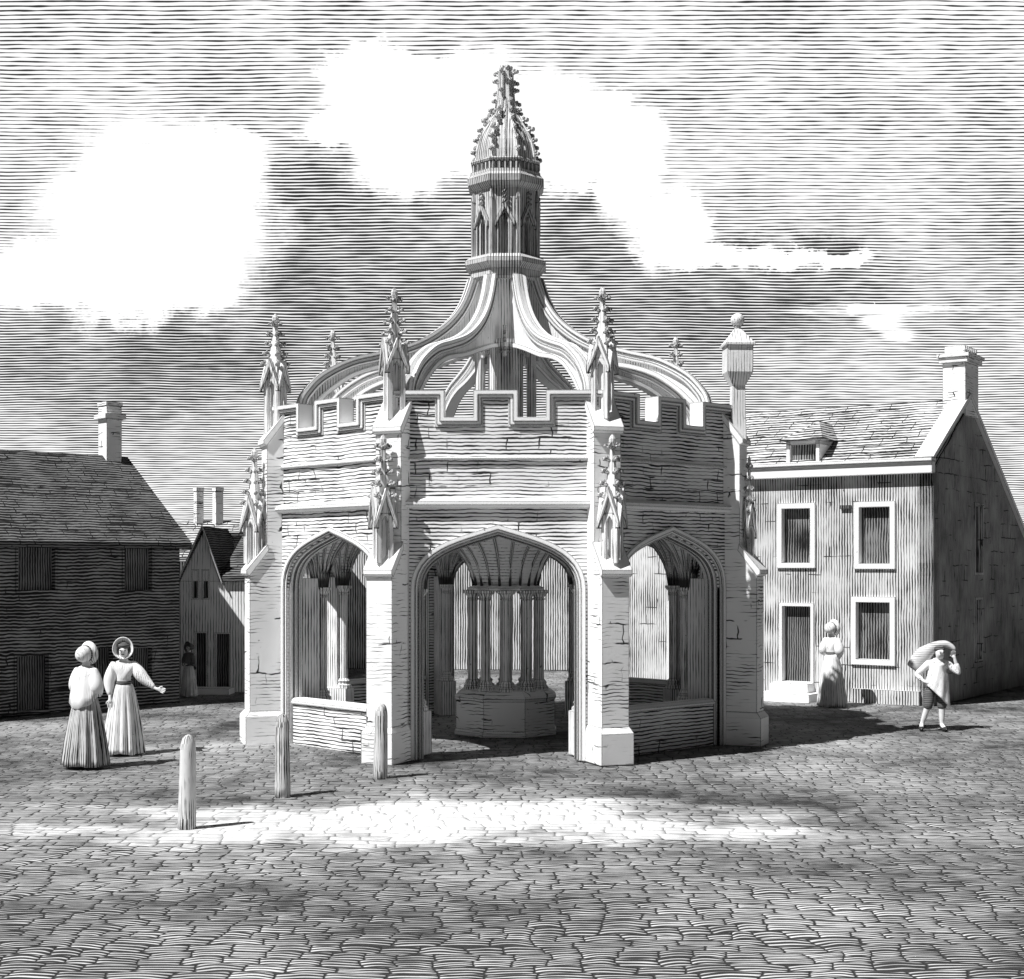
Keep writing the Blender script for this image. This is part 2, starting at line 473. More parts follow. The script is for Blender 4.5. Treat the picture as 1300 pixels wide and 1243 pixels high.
# central post above the roof
m = MB(); m.octa([(0.30, 4.4), (0.30, 6.3)], ROT)
m.octa([(0.30, 6.12), (0.54, 6.16), (0.56, 6.22), (0.50, 6.3)], ROT)
m.octa([(0.40, 6.1), (0.37, 6.5), (0.40, 6.9), (0.50, 7.28)], ROT)
post = m.build('crown_post', M['shaft'], cross)
def ring_of(proto, n, angle, parent):
    out = [proto]; proto.rotation_euler.z = angle(0)
    for i in range(1, n):
        o = proto.copy(); C.objects.link(o); o.parent = parent; o.rotation_euler = (0, 0, angle(i)); out.append(o)
    return out
m = MB(); m.lathe([(0.075, 4.42), (0.075, 6.17)], 10, (0, -0.45)); ring_of(m.build('shaft', M['shaft'], post), 8, phi, post)
cp = MB(); d = (0, -1, 0)
for z, s in ((6.1, 0.055), (6.24, 0.06), (6.36, 0.05)): cp.crocket((0.5*d[0], 0.5*d[1], z), d, s)
cp.tube([(0.5*d[0], 0.5*d[1], 6.0), (0.5*d[0], 0.5*d[1], 6.5)], 0.035, 6)
ring_of(cp.build('corbel', M['carved'], post), 8, fphi, post)

# lantern
lan = MB()
lan.octa([(0.56, 7.24), (0.60, 7.29), (0.60, 7.40), (0.63, 7.44), (0.70, 7.49), (0.70, 7.56), (0.60, 7.63), (0.42, 7.64)], ROT)
lan.octa([(0.40, 7.6), (0.40, 8.70)], ROT)
lan.octa([(0.42, 8.66), (0.585, 8.70), (0.65, 8.77), (0.665, 8.87), (0.61, 8.93), (0.60, 8.98)], ROT)
lan = lan.build('lantern', M['lantern'], cross)
m = MB()
for i in range(1):
    R = Matrix.Identity(4)
    ap = 0.555*cos(pi/8); hs = 0.555*sin(pi/8)-0.02
    def T(x, y, z, R=R): return R @ Vector((x, y, z))
    # panel with a slender pointed opening
    w = 0.048
    out = [(-hs, 7.62), (-hs, 8.70), (hs, 8.70), (hs, 7.62), (w, 7.62), (w, 7.66), (w, 8.12), (0.02, 8.20), (0.045, 8.25), (0, 8.31), (-0.045, 8.25), (-0.02, 8.20), (-w, 8.12), (-w, 7.66), (-w, 7.62)]
    m.prism(out, lambda a, b: T(a, -ap+0.012, b), lambda a, b: T(a, -ap+0.085, b))
    for sx in (-1, 1):
        quad = [(sx*0.155, 8.16), (0, 8.46), (0, 8.36), (sx*0.155, 8.06)]
        m.prism(quad, lambda a, b: T(a, -ap-0.045, b), lambda a, b: T(a, -ap+0.02, b))
        m.prism([(sx*0.10, 7.63), (sx*0.125, 7.63), (sx*0.125, 8.12), (sx*0.10, 8.12)], lambda a, b: T(a, -ap-0.02, b), lambda a, b: T(a, -ap+0.02, b))
    for z, s in ((8.46, 0.035), (8.54, 0.03), (8.62, 0.03)):
        m.ball(T(0, -ap-0.02, z), s, sub=1)
        for sx in (-1, 1): m.ball(T(sx*0.03, -ap-0.03, z-0.02), s*0.7, sub=1)
    a = pi/8
    Rv = Matrix.Rotation(a, 4, 'Z')
    m.box(-0.028, 0.028, -0.585, -0.50, 7.62, 8.52, Rv)
    m.rings([[Rv @ Vector((sx*s, -0.545+sy*s, z)) for sx, sy in ((-1,-1),(1,-1),(1,1),(-1,1))] for s, z in ((0.034, 8.50), (0.012, 8.70))])
ring_of(m.build('niche', M['lantern'], lan), 8, fphi, lan)
m = MB(); m.octa([(0.50, 8.95), (0.50, 9.12)], ROT)
m.octa([(0.585, 9.11), (0.60, 9.14), (0.585, 9.17), (0.5, 9.19)], ROT)
for i in range(8):
    R = Matrix.Rotation(fphi(i), 4, 'Z'); ap = 0.575*cos(pi/8)
    for j in range(5):
        x = (j-2)*0.092; m.box(x-0.02, x+0.02, -ap, -ap+0.09, 8.97, 9.125, R)
m.build('frieze', M['lantern'], lan)
dome = [(0.50, 9.17), (0.49, 9.32), (0.455, 9.48), (0.385, 9.64), (0.30, 9.78), (0.22, 9.92), (0.165, 10.06), (0.14, 10.22), (0.125, 10.42), (0.115, 10.60), (0.12, 10.66), (0.05, 10.70)]
m = MB(); m.octa(dome, ROT)
sp = m.build('spirelet', M['lantern'], lan)
m = MB(); m.tube([(0, -r_, z) for r_, z in dome[:-1]], 0.034, 6, 0.018); ring_of(m.build('spire_rib', M['mould'], lan), 8, phi, lan)
m = MB(); m.tube([(0, -r_*0.93, z) for r_, z in dome[:-4]], 0.018, 5); ring_of(m.build('spire_rib', M['mould'], lan), 8, fphi, lan)
m = MB(); m.crocket((0, 0, 0), (0, -1, 0), 0.085); ck = m.build('crocket', M['carved'], lan); first_ck = True
for i in range(8):
    a = phi(i)
    for j, (zc, k_) in enumerate(((9.27, 1), (9.47, 1), (9.65, 1), (9.82, 1), (9.99, .95), (10.15, .9), (10.31, .85), (10.47, .85), (10.62, .9))):
        if j >= 5 and i % 2 == j % 2: continue
        for (r0, z0), (r1, z1) in zip(dome, dome[1:]):
            if z0 <= zc <= z1: rr = r0+(r1-r0)*(zc-z0)/(z1-z0)
        o = ck if first_ck else ck.copy()
        if not first_ck: C.objects.link(o)
        first_ck = False
        k_ *= random.uniform(0.85, 1.15)
        o.parent = lan; o.location = (rr*sin(a), -rr*cos(a), zc); o.rotation_euler = (random.uniform(-.2, .2), 0, a+random.uniform(-.2, .2)); o.scale = (k_, k_, k_)
m = MB(); m.ball((0, 0, 10.69), 0.09, sub=2)
for i in range(5): m.ball((0.07*cos(i*1.26), 0.07*sin(i*1.26), 10.73), 0.05)
m.build('finial', M['carved'], lan)

# vault inside
RI = (AP-TH)/cos(pi/8)
sup = [(0.0, 0.0, 0.52, 1.50)] + [(3.06*sin(phi(k)), -3.06*cos(phi(k)), 0.10, 1.16) for k in range(8)]
ZS, HV = 2.33, 1.12
def vz(x, y, which=None):
    best = None
    for i, (sx, sy, r0, w) in enumerate(sup):
        d = max(0.0, sqrt((x-sx)**2+(y-sy)**2)-r0)
        q = min(1.0, d/w); z = ZS+HV*sqrt(max(0, 1-(1-q)**2))
        if best is None or z < best[0]-1e-6: best = (z, i)
    return best
m = MB(); nr, na = 26, 96
def edge_r(a):
    t = (a-ROT) % (pi/4)
    t = min(t, pi/4-t)  # angle from nearest face normal
    return (AP-TH+0.01)/cos(t)
R_ = []
for i in range(nr+1):
    ring = []
    for j in range(na):
        a = ROT+2*pi*j/na
        rr = 0.30+(edge_r(a)-0.30)*(i/nr)
        x, y = rr*sin(a), -rr*cos(a)
        ring.append((x, y, vz(x, y)[0]))
    R_.append(ring)
m.rings(R_, cap0=False, cap1=False)
vault = m.build('vault', M['vault'], cross, smooth=True)
m = MB()
for s_i, (sx, sy, r0, w) in enumerate(sup):
    n = 20 if s_i == 0 else 16
    for j in range(n):
        a = ROT+2*pi*(j+0.5)/n if s_i == 0 else ROT + 2*pi*j/n
        path = []
        for q in range(11):
            d = r0+w*(q/10)**1.6
            x, y = sx+d*sin(a), sy-d*cos(a)
            rr = sqrt(x*x+y*y); aa = math.atan2(x, -y)
            if rr > edge_r(aa)-0.03: break
            z, wh = vz(x, y)
            if wh != s_i: break
            path.append((x, y, z-0.015))
        if len(path) > 3: m.tube(path, 0.022, 5, 0.036)
m.build('vault_rib', M['mould'], vault, smooth=True)

# columns inside
def shaft_at(mb, x, y, z0, z1, r):
    mb.lathe([(r*1.9, z0), (r*1.9, z0+0.05), (r*1.35, z0+0.08), (r*1.6, z0+0.12), (r*1.0, z0+0.17), (r, z1-0.16), (r*1.3, z1-0.145), (r*1.0, z1-0.12), (r*1.5, z1-0.06), (r*1.9, z1-0.045), (r*1.9, z1)], 12, (x, y))
pier = MB()
pier.octa([(0.11, 0.70), (0.11, 2.4)], ROT)
pier = pier.build('central_pier', M['shaft'], cross)
sh = MB(); shaft_at(sh, 0, 0, 0.70, 2.30, 0.078); sh0 = sh.build('shaft', M['shaft'], pier); sh0.data.materials[0] = M['shaft']
for i in range(10):
    a = 2*pi*i/10+0.02
    o = sh0 if i == 0 else sh0.copy()
    if i: C.objects.link(o)
    o.parent = pier; o.location = (0.56*sin(a), -0.56*cos(a), 0)
m = MB(); m.octa([(0.40, 2.28), (0.66, 2.30), (0.67, 2.34), (0.54, 2.38)], ROT); m.build('capital', M['mould'], pier)
m = MB(); m.octa([(0.88, 0), (0.88, 0.06), (0.85, 0.10), (0.85, 0.56), (0.88, 0.60), (0.86, 0.63), (0.72, 0.72), (0.2, 0.72)], ROT); m.build('pier_plinth', M['ashlar'], cross)
wall_shaft = None
for k in range(8):
    a = phi(k)
    if wall_shaft is None:
        m = MB(); shaft_at(m, 0, 0, 0.62, 2.36, 0.07); wall_shaft = m.build('wall_shaft', M['shaft'], cross)
        m = MB(); m.box(-0.14, 0.14, -0.3, 0.12, 0, 0.62); m.build('base_block', M['shaft'], wall_shaft)
        o = wall_shaft
    else: o = dup(wall_shaft, cross)
    o.location = (3.02*sin(a), -3.02*cos(a), 0); o.rotation_euler.z = a
# solid pier behind each wall shaft
m = MB(); m.box(-0.11, 0.11, -3.50, -3.09, 0, 2.5); ring_of(m.build('corner_respond', M['shaft'], cross), 8, phi, cross)

# ================================================================== HOUSES
def on_wall(px, py, o, d):
    """meeting point of the sight line with an upright wall through o along d: (distance along, height)"""
    k = (px-CX)/F
    u = (k*o[1]-o[0])/(d[0]-k*d[1]); Y = o[1]+u*d[1]
    return u, EYE+(HOR-py)*Y/F
def grid_wall(m, u0, u1, z0, z1, holes, y0, y1, top=None):
    """flat wall with rectangular openings as one welded skin: front at y0, back at y1"""
    us = sorted({u0, u1, *[h[0] for h in holes], *[h[1] for h in holes]}); zs = sorted({z0, z1, *[h[2] for h in holes], *[h[3] for h in holes]})
    us = [u for u in us if u0-1e-6 <= u <= u1+1e-6]; zs = [z for z in zs if z0-1e-6 <= z <= z1+1e-6]
    def solid(i, j):
        if i < 0 or j < 0 or i >= len(us)-1 or j >= len(zs)-1: return False
        a = (us[i]+us[i+1])/2; b = (zs[j]+zs[j+1])/2
        return not any(h[0] < a < h[1] and h[2] < b < h[3] for h in holes)
    V = {}
    def v(i, j, s):
        if (i, j, s) not in V: V[(i, j, s)] = m.bm.verts.new((us[i], (y0, y1)[s], zs[j]))
        return V[(i, j, s)]
    for i in range(len(us)-1):
        for j in range(len(zs)-1):
            if not solid(i, j): continue
            m.bm.faces.new((v(i, j, 0), v(i+1, j, 0), v(i+1, j+1, 0), v(i, j+1, 0)))
            m.bm.faces.new((v(i, j, 1), v(i, j+1, 1), v(i+1, j+1, 1), v(i+1, j, 1)))
            if not solid(i-1, j): m.bm.faces.new((v(i, j, 0), v(i, j+1, 0), v(i, j+1, 1), v(i, j, 1)))
            if not solid(i+1, j): m.bm.faces.new((v(i+1, j, 0), v(i+1, j, 1), v(i+1, j+1, 1), v(i+1, j+1, 0)))
            if not solid(i, j-1): m.bm.faces.new((v(i, j, 0), v(i, j, 1), v(i+1, j, 1), v(i+1, j, 0)))
            if not solid(i, j+1): m.bm.faces.new((v(i, j+1, 0), v(i+1, j+1, 0), v(i+1, j+1, 1), v(i, j+1, 1)))
def framed(parent, name, r, frame_w, proud, depth, mat_in, mat_fr, sill=False, y=0.0, xf=None):
    """r=(u0,u1,z0,z1) is the opening; a surround standing proud and the leaf or pane set back"""
    u0, u1, z0, z1 = r
    m = MB()
    path = [(u0, z0), (u0, z1), (u1, z1), (u1, z0), (u0, z0)]
    w = frame_w
    def quadband(i, o, ya, yb):
        for (a, b, c, d) in (((u0-o, z0-o), (u0-o, z1+o), (u0-i, z1+i), (u0-i, z0-i)), ((u0-o, z1+o), (u1+o, z1+o), (u1+i, z1+i), (u0-i, z1+i)),
                             ((u1+o, z1+o), (u1+o, z0-o), (u1+i, z0-i), (u1+i, z1+i)), ((u1+o, z0-o), (u0-o, z0-o), (u0-i, z0-i), (u1+i, z0-i))):
            m.prism([a, b, c, d], lambda p, q: (p, ya, q), lambda p, q: (p, yb, q))
    quadband(-0.012, w, y-proud, y+depth*0.8)
    if xf: m.rot(xf)
    f = m.build(name, mat_fr, parent)
    m = MB(); m.box(u0-0.02, u1+0.02, y+depth*0.6, y+depth*0.75, z0-0.02, z1+0.02)
    if xf: m.rot(xf)
    m.build('pane' if name == 'window' else 'door_leaf', mat_in, f)
    return f

# --- right house
o = (5.02, 30.4); d = Vector((3.05, -2.1)).normalized(); ang = math.atan2(d.y, d.x)
hr = empty('town_house', (o[0], o[1], 0), ang, 'two-storey pale plastered house right of the cross, with one small dormer and a gable chimney', 'house')
UL, UR, DP = -4.0, 3.70, 4.4
DB = 6.6; EB = 3.0
EZ = 4.50; RZ = 5.98
def wr(x0, y0, x1, y1):
    a = on_wall(x0, y1, o, d); b = on_wall(x1, y0, o, d)
    return (a[0], b[0], on_wall((x0+x1)/2, y1, o, d)[1], on_wall((x0+x1)/2, y0, o, d)[1])
wins = [wr(993, 645, 1030, 715), wr(1091, 643, 1131, 716), wr(1087, 764, 1131, 838), (-1.9, -1.3, 2.5, 3.7)]
dr = wr(993, 769, 1030, 866); 
holes = wins+[dr, (-2.0, -1.3, 0.02, 1.9)]
m = MB(); grid_wall(m, UL, UR, 0, EZ, holes, 0, 0.28)
hw = m.build('front_wall', M['render'], hr)
for w_ in wins: framed(hr, 'window', w_, 0.10, 0.05, 0.16, M['pane'], M['trim'])
f = framed(hr, 'door', dr, 0.06, 0.03, 0.2, M['door'], M['trim'])
framed(hr, 'door', (-2.0, -1.3, 0.02, 1.9), 0.06, 0.03, 0.2, M['door'], M['trim'])
# gable wall on the right, with its window openings
g = Matrix.Translation((UR, 0, 0)) @ Matrix.Rotation(pi/2, 4, 'Z')
m = MB()
gw = [(2.55, 3.05, 2.55, 3.95), (2.6, 3.0, 0.75, 2.0)]
m2 = MB(); grid_wall(m2, 0.0, DP, 0, EZ, gw, 0.0, 0.28)
for f_ in list(m2.bm.faces): pass
m2.prism([(0, EZ), (DP, EZ), (DP/2, RZ)], lambda a, b: (a, 0, b), lambda a, b: (a, 0.28, b))
m2.prism([(DP, 0), (DB, 0), (DB, EB), (DP, EZ)], lambda a, b: (a, 0, b), lambda a, b: (a, 0.28, b))
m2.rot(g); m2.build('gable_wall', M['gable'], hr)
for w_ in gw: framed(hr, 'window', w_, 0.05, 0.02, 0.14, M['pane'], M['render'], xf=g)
m = MB(); m.box(UL, UR-0.29, DB-0.28, DB, 0, EB); m.box(UL, UL+0.28, 0.29, DB-0.29, 0, EB)
m.build('back_wall', M['render'], hr)
m = MB()
for e0, e1 in (((-0.16, EZ+0.02), (DP/2, RZ+0.03)), ((DB+0.16, EB-0.10), (DP/2, RZ+0.03))):
    pts = [e0, e1, (e1[0], e1[1]+0.1), (e0[0], e0[1]+0.1)]
    m.prism(pts, lambda a, b: (UL-0.1, a, b), lambda a, b: (UR-0.30, a, b))
roof = m.build('roof', M['tile'], hr)
m = MB()
m.prism([(-0.17, EZ-0.03), (-0.17, EZ+0.24), (0.02, EZ+0.24), (0.02, EZ-0.03)], lambda a, b: (UL-0.05, a, b), lambda a, b: (UR+0.03, a, b))
m.prism([(-0.23, EZ+0.20), (-0.23, EZ+0.26), (0.03, EZ+0.26), (0.03, EZ+0.20)], lambda a, b: (UL-0.06, a, b), lambda a, b: (UR+0.04, a, b))
m.build('cornice', M['trim'], hr)
m = MB()
for sgn in (0, 1):
    pts = [(0.0, EZ+0.26), (DP/2, RZ+0.12), (DP/2, RZ+0.24), (-0.12, EZ+0.28)]
    if sgn: pts = [(DB, EB+0.10), (DP/2, RZ+0.12), (DP/2, RZ+0.24), (DB+0.12, EB+0.14)]
    m.prism(pts, lambda a, b: (UR-0.34, a, b), lambda a, b: (UR+0.04, a, b))
m.build('verge_coping', M['trim'], roof)
cy = DP/2+0.12
m = MB(); m.box(UR-0.45, UR+0.015, cy-0.42, cy+0.42, RZ-0.25, 6.84); m.box(UR-0.51, UR+0.075, cy-0.49, cy+0.49, 6.82, 6.93)
m.box(UR-0.55, UR+0.115, cy-0.53, cy+0.53, 6.925, 7.0)
for i in range(7): m.box(UR-0.42, UR, cy-0.40+i*0.12, cy-0.33+i*0.12, 7.0, 7.16)
m.build('chimney', M['ashlar'], roof)
# dormer
ud = on_wall(1016, 590, o, d)[0]
m = MB(); dy = 0.12
dw = 0.36
m.box(ud-dw, ud-dw+0.08, dy, dy+0.5, EZ+0.2, EZ+0.72); m.box(ud+dw-0.08, ud+dw, dy, dy+0.5, EZ+0.2, EZ+0.72)
m.box(ud-dw, ud+dw, dy, dy+0.5, EZ+0.66, EZ+0.74)
m.prism([(dy+0.5, EZ+0.2), (dy+0.5, EZ+0.72), (dy+1.3, EZ+0.9), (dy+1.3, EZ+0.72)], lambda a, b: (ud-dw, a, b), lambda a, b: (ud+dw, a, b))
dm = m.build('dormer', M['trim'], roof)
m = MB(); m.box(ud-dw+0.07, ud+dw-0.07, dy+0.08, dy+0.11, EZ+0.2, EZ+0.67); m.build('pane', M['pane'], dm)
m = MB()
e = dw+0.12; zt = EZ+0.74; ap_ = (ud+0.05, dy+0.75, EZ+1.18); bk = (ud+0.05, dy+1.75, EZ+1.18)
p = [(ud-e, dy-0.12, zt), (ud+e, dy-0.12, zt), (ud+e, dy+1.2, zt), (ud-e, dy+1.2, zt)]
for tri in ((p[0], p[1], ap_), (p[1], p[2], bk, ap_), (p[3], p[0], ap_, bk), (p[2], p[3], bk), (p[3], p[2], p[1], p[0])): m.poly(tri)
bmesh.ops.remove_doubles(m.bm, verts=m.bm.verts, dist=1e-4)
m.build('dormer_roof', M['tile'], dm)
# steps, ledge
m = MB(); m.box(dr[0]-0.12, dr[1]+0.06, -0.32, 0.27, 0.16, dr[2]-0.004); m.box(dr[0]-0.26, dr[1]+0.22, -0.62, 0.25, -0.02, 0.158)
m.build('door_step', M['trim'], hr)
m = MB(); ul = on_wall(1083, 880, o, d)[0]; m.box(ul, UR-0.25, -0.10, 0.0-0.001, -0.02, 0.28); m.build('plinth_ledge', M['render'], hr)
m = MB(); uq = on_wall(1075, 646, o, d); m.box(uq[0]-0.12, uq[0]+0.1, -0.06, -0.001, uq[1], uq[1]+0.07); m.build('wall_bracket', M['door'], hr)

# --- left dark building
o2 = (-6.52, 29.0); d2 = Vector((1, 1)).normalized()
lf = empty('dark_barn', (o2[0], o2[1], 0), pi/4, 'long dark rubble-stone building at the left edge with shuttered openings and a single chimney', 'building')
# local x runs along the wall towards the cross, ends at 0; inward is +y
def wl(x0, y0, x1, y1):
    a = on_wall(x0, y1, o2, d2)[0]; b = on_wall(x1, y0, o2, d2)[0]; c = (x0+x1)/2
    return (a, b, on_wall(c, y1, o2, d2)[1], on_wall(c, y0, o2, d2)[1])
L2 = -9.0; E2 = 3.12; R2 = 4.84; D2 = 4.4
sh_ = [wl(22, 686, 70, 750), wl(157, 690, 193, 750)]
sh_[0] = (sh_[0][0], sh_[0][1], sh_[0][2], E2-0.06); sh_[1] = (sh_[1][0], sh_[1][1], sh_[1][2], E2-0.06)
dd_ = [wl(20, 832, 62, 903), wl(118, 822, 143, 878), wl(167, 822, 193, 872)]
dd_ = [(a, b, max(c, 0.02), e_) for a, b, c, e_ in dd_]
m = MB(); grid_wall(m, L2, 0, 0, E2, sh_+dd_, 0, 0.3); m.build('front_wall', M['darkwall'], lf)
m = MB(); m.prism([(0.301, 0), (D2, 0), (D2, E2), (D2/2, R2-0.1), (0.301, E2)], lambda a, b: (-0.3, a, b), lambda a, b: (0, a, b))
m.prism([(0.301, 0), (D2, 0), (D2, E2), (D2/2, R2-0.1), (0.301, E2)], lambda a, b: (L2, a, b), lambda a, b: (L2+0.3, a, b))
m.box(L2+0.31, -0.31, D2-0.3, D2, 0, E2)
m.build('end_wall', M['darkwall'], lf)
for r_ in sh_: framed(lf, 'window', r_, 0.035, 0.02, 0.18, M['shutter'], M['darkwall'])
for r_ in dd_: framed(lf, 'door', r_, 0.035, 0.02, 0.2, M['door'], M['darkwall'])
m = MB()
for s_ in (0, 1):
    n_ = 12; pts = []
    lo = (-0.22, E2-0.10); hi_ = (D2/2, R2)
    q = [lo, hi_, (hi_[0], hi_[1]+0.12), (lo[0], lo[1]+0.12)]
    if s_: q = [(D2-a, b) for a, b in q]
    m.prism(q, lambda a, b: (L2-0.1, a, b), lambda a, b: (0.14, a, b))
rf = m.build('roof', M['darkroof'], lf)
m = MB(); cxl = -0.26; cyl = D2/2
m.box(cxl-0.17, cxl+0.17, cyl-0.17, cyl+0.17, R2-0.3, 5.98)
m.box(cxl-0.235, cxl+0.235, cyl-0.235, cyl+0.235, 5.70, 5.80)
m.box(cxl-0.185, cxl+0.185, cyl-0.185, cyl+0.185, 5.97, 6.05)
m.build('chimney', M['ashlar'], rf)

# --- far gabled cottage
o3 = (-7.12, 31.6); a3 = radians(-4)
ct = empty('gabled_cottage', (o3[0], o3[1], 0), a3, 'small pale cottage with a steep front gable and two slit windows behind the dark building', 'cottage')
s3 = F/31.6
def cu(px): return (px-228)/s3
def cz(py): return EYE+(HOR-py)/s3
gx0, gx1, ga = cu(232), cu(281), cu(260)
slits = [(cu(245), cu(253), cz(760), cz(724)), (cu(258.5), cu(266.5), cz(760), cz(724))]
cdoors = [(cu(249), cu(264), 0.02, cz(803)), (cu(275), cu(294), 0.02, cz(804))]
ez3 = cz(738)
m = MB(); grid_wall(m, cu(229), cu(330), 0, ez3, slits+cdoors, 0, 0.25); 
m.prism([(cu(229), ez3), (gx1, ez3), (ga, cz(675))], lambda a, b: (a, 0, b), lambda a, b: (a, 0.25, b))
m.box(cu(229), cu(229)+0.25, 0.251, 4.0, 0, ez3); m.box(cu(330)-0.25, cu(330), 0.251, 4.0, 0, ez3)
m.build('wall', M['cottage'], ct)
for r_ in slits: framed(ct, 'window', r_, 0.02, 0.01, 0.14, M['shutter'], M['trim'])
for r_ in cdoors: framed(ct, 'door', r_, 0.02, 0.01, 0.14, M['door'], M['trim'])
m = MB()
zA = cz(672)
def rp(p0, p1, t=0.06):   # roof slope of the front gable
    q = [p0, p1, (p1[0], p1[1]+t), (p0[0], p0[1]+t)]
    m.prism(q, lambda a, b: (a, -0.10, b), lambda a, b: (a, 2.0, b))
rp((gx0-0.06, ez3-0.05), (ga, zA)); rp((gx1+0.06, ez3-0.05), (ga, zA))
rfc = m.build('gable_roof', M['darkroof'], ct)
m = MB()
m.prism([(-0.1, ez3), (2.0, zA-0.12), (2.0, zA-0.02), (-0.1, ez3+0.10)], lambda a, b: (gx1+0.02, a, b), lambda a, b: (cu(334), a, b))
m.prism([(4.1, ez3), (2.0, zA-0.12), (2.0, zA-0.02), (4.1, ez3+0.10)], lambda a, b: (cu(229), a, b), lambda a, b: (cu(334), a, b))
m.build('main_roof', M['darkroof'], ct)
m = MB()
for p0 in ((gx0-0.08, ez3-0.07), (gx1+0.08, ez3-0.07)):
    q = [p0, (ga, zA+0.03), (ga, zA+0.09), (p0[0], p0[1]+0.06)]
    m.prism(q, lambda a, b: (a, -0.15, b), lambda a, b: (a, -0.101, b))
m.build('barge_board', M['trim'], rfc)
m = MB(); m.box(cu(231), cu(300), -0.5, -0.001, -0.02, 0.12); m.build('door_step', M['trim'], ct)

# --- house behind with twin chimneys
bh = empty('low_house', (-9.0, 36.0, 0), 0, 'low house behind the gabled cottage with pale tiled roof and two square chimneys', 'house')
s4 = F/37.4
m = MB(); m.box(0, 4.2, 0, 3.4, 0, 2.9); m.build('wall', M['render_far'], bh)
zr = EYE+(HOR-660)/s4
m = MB(); m.prism([(-0.2, 2.8), (1.6, zr-0.1), (1.6, zr), (-0.2, 2.9)], lambda a, b: (-0.1, a, b), lambda a, b: (4.3, a, b))
m.prism([(3.6, 2.8), (1.6, zr-0.1), (1.6, zr), (3.6, 2.9)], lambda a, b: (-0.1, a, b), lambda a, b: (4.3, a, b))
rf4 = m.build('roof', M['tile'], bh)
m = MB()
for x0, x1 in ((244, 259), (268, 284)):
    xa = (x0-CX)/s4+9.0; xb = (x1-CX)/s4+9.0
    w_ = (xb-xa)*0.62
    mm = Matrix.Translation(((xa+xb)/2, 1.45, 0)) @ Matrix.Rotation(radians(38), 4, 'Z')
    m = MB(); m.box(-w_*0.5, w_*0.5, -w_*0.5, w_*0.5, zr-0.3, EYE+(HOR-620)/s4, mm)
    m.box(-w_*0.56, w_*0.56, -w_*0.56, w_*0.56, EYE+(HOR-624)/s4, EYE+(HOR-619)/s4, mm)
    m.build('chimney', M['ashlar'], rf4)

# --- long pale range closing the square behind the cross
br = empty('pale_terrace', (-5.6, 39.0, 0), radians(-6), 'long low pale rendered range glimpsed through the arches behind the cross', 'building')
BW = 11.5
bo = [(1.0+i*1.9, 1.55+i*1.9, 0.95, 2.1) for i in range(6)]
bd = [(9.2, 9.85, 0.02, 2.1)]
bo = [b for b in bo if b[1] < 9.0 and b[0] > 0.9]
m = MB(); grid_wall(m, 0, BW, 0, 4.3, bd, 0, 0.3); m.box(0, 0.3, 0.301, 4, 0, 4.3); m.box(BW-0.3, BW, 0.301, 4, 0, 4.3)
m.build('wall', M['render_far'], br)
for r_ in bd: framed(br, 'door', r_, 0.05, 0.03, 0.15, M['render'], M['trim'])
m = MB(); m.prism([(-0.2, 4.22), (2.0, 5.3), (2.0, 5.4), (-0.2, 4.32)], lambda a, b: (-0.1, a, b), lambda a, b: (BW+0.1, a, b))
m.prism([(4.2, 4.22), (2.0, 5.3), (2.0, 5.4), (4.2, 4.32)], lambda a, b: (-0.1, a, b), lambda a, b: (BW+0.1, a, b))
m.build('roof', M['tile'], br)

# ================================================================== BOLLARDS
def ground_at(px, py):
    Y = EYE*F/(py-HOR); return (px-CX)/F*Y, Y
m = MB()
m.lathe([(0.092, -0.05), (0.092, 0.1), (0.086, 0.45), (0.080, 0.80), (0.074, 0.86), (0.058, 0.915), (0.032, 0.945), (0.006, 0.955)], 24)
proto = m.build('bollard', M['bollard'], None, smooth=True)
bl = [(235, 1052, 'pale round-topped stone bollard nearest the viewer and farthest left of the three'),
      (357.5, 1011, 'middle stone bollard of the three, before the low wall at the left of the cross'),
      (482, 990, 'darkest stone bollard, farthest back, right against the front left buttress')]
for i, (px, py, lab) in enumerate(bl):
    b = proto if i == 0 else proto.copy()
    if i: C.objects.link(b)
    x, y = ground_at(px, py); b.location = (x, y+0.08, 0); b.rotation_euler = (radians((0.5, -0.4, 0.8)[i]), radians((1.0, 0.2, -0.6)[i]), i*1.3)
    tag(b, lab, 'bollard', 'stone bollards in front of the cross')

# ================================================================== PEOPLE
def skin(name, pts, edges, mat, parent=None, sub=2):
    """pts: list of (x,y,z,r) - one surface grown over a skeleton of joints"""
    me = bpy.data.meshes.new(name+'_skeleton')
    me.from_pydata([p[:3] for p in pts], edges, [])
    ob = bpy.data.objects.new(name, me); C.objects.link(ob)
    ob.modifiers.new('s', 'SKIN'); 
    for i, p in enumerate(pts):
        sv = me.skin_vertices[0].data[i]; r = p[3]
        sv.radius = (r, r) if not isinstance(r, tuple) else r
        sv.use_root = (i == 0)
    ss = ob.modifiers.new('d', 'SUBSURF'); ss.levels = sub; ss.render_levels = sub
    bpy.context.view_layer.update()
    ev = ob.evaluated_get(bpy.context.evaluated_depsgraph_get())
    nm = bpy.data.meshes.new_from_object(ev)
    ob.modifiers.clear(); ob.data = nm
    nm.materials.clear(); nm.materials.append(mat)
    nm.polygons.foreach_set('use_smooth', [True]*len(nm.polygons))
    if parent: ob.parent = parent
    return ob

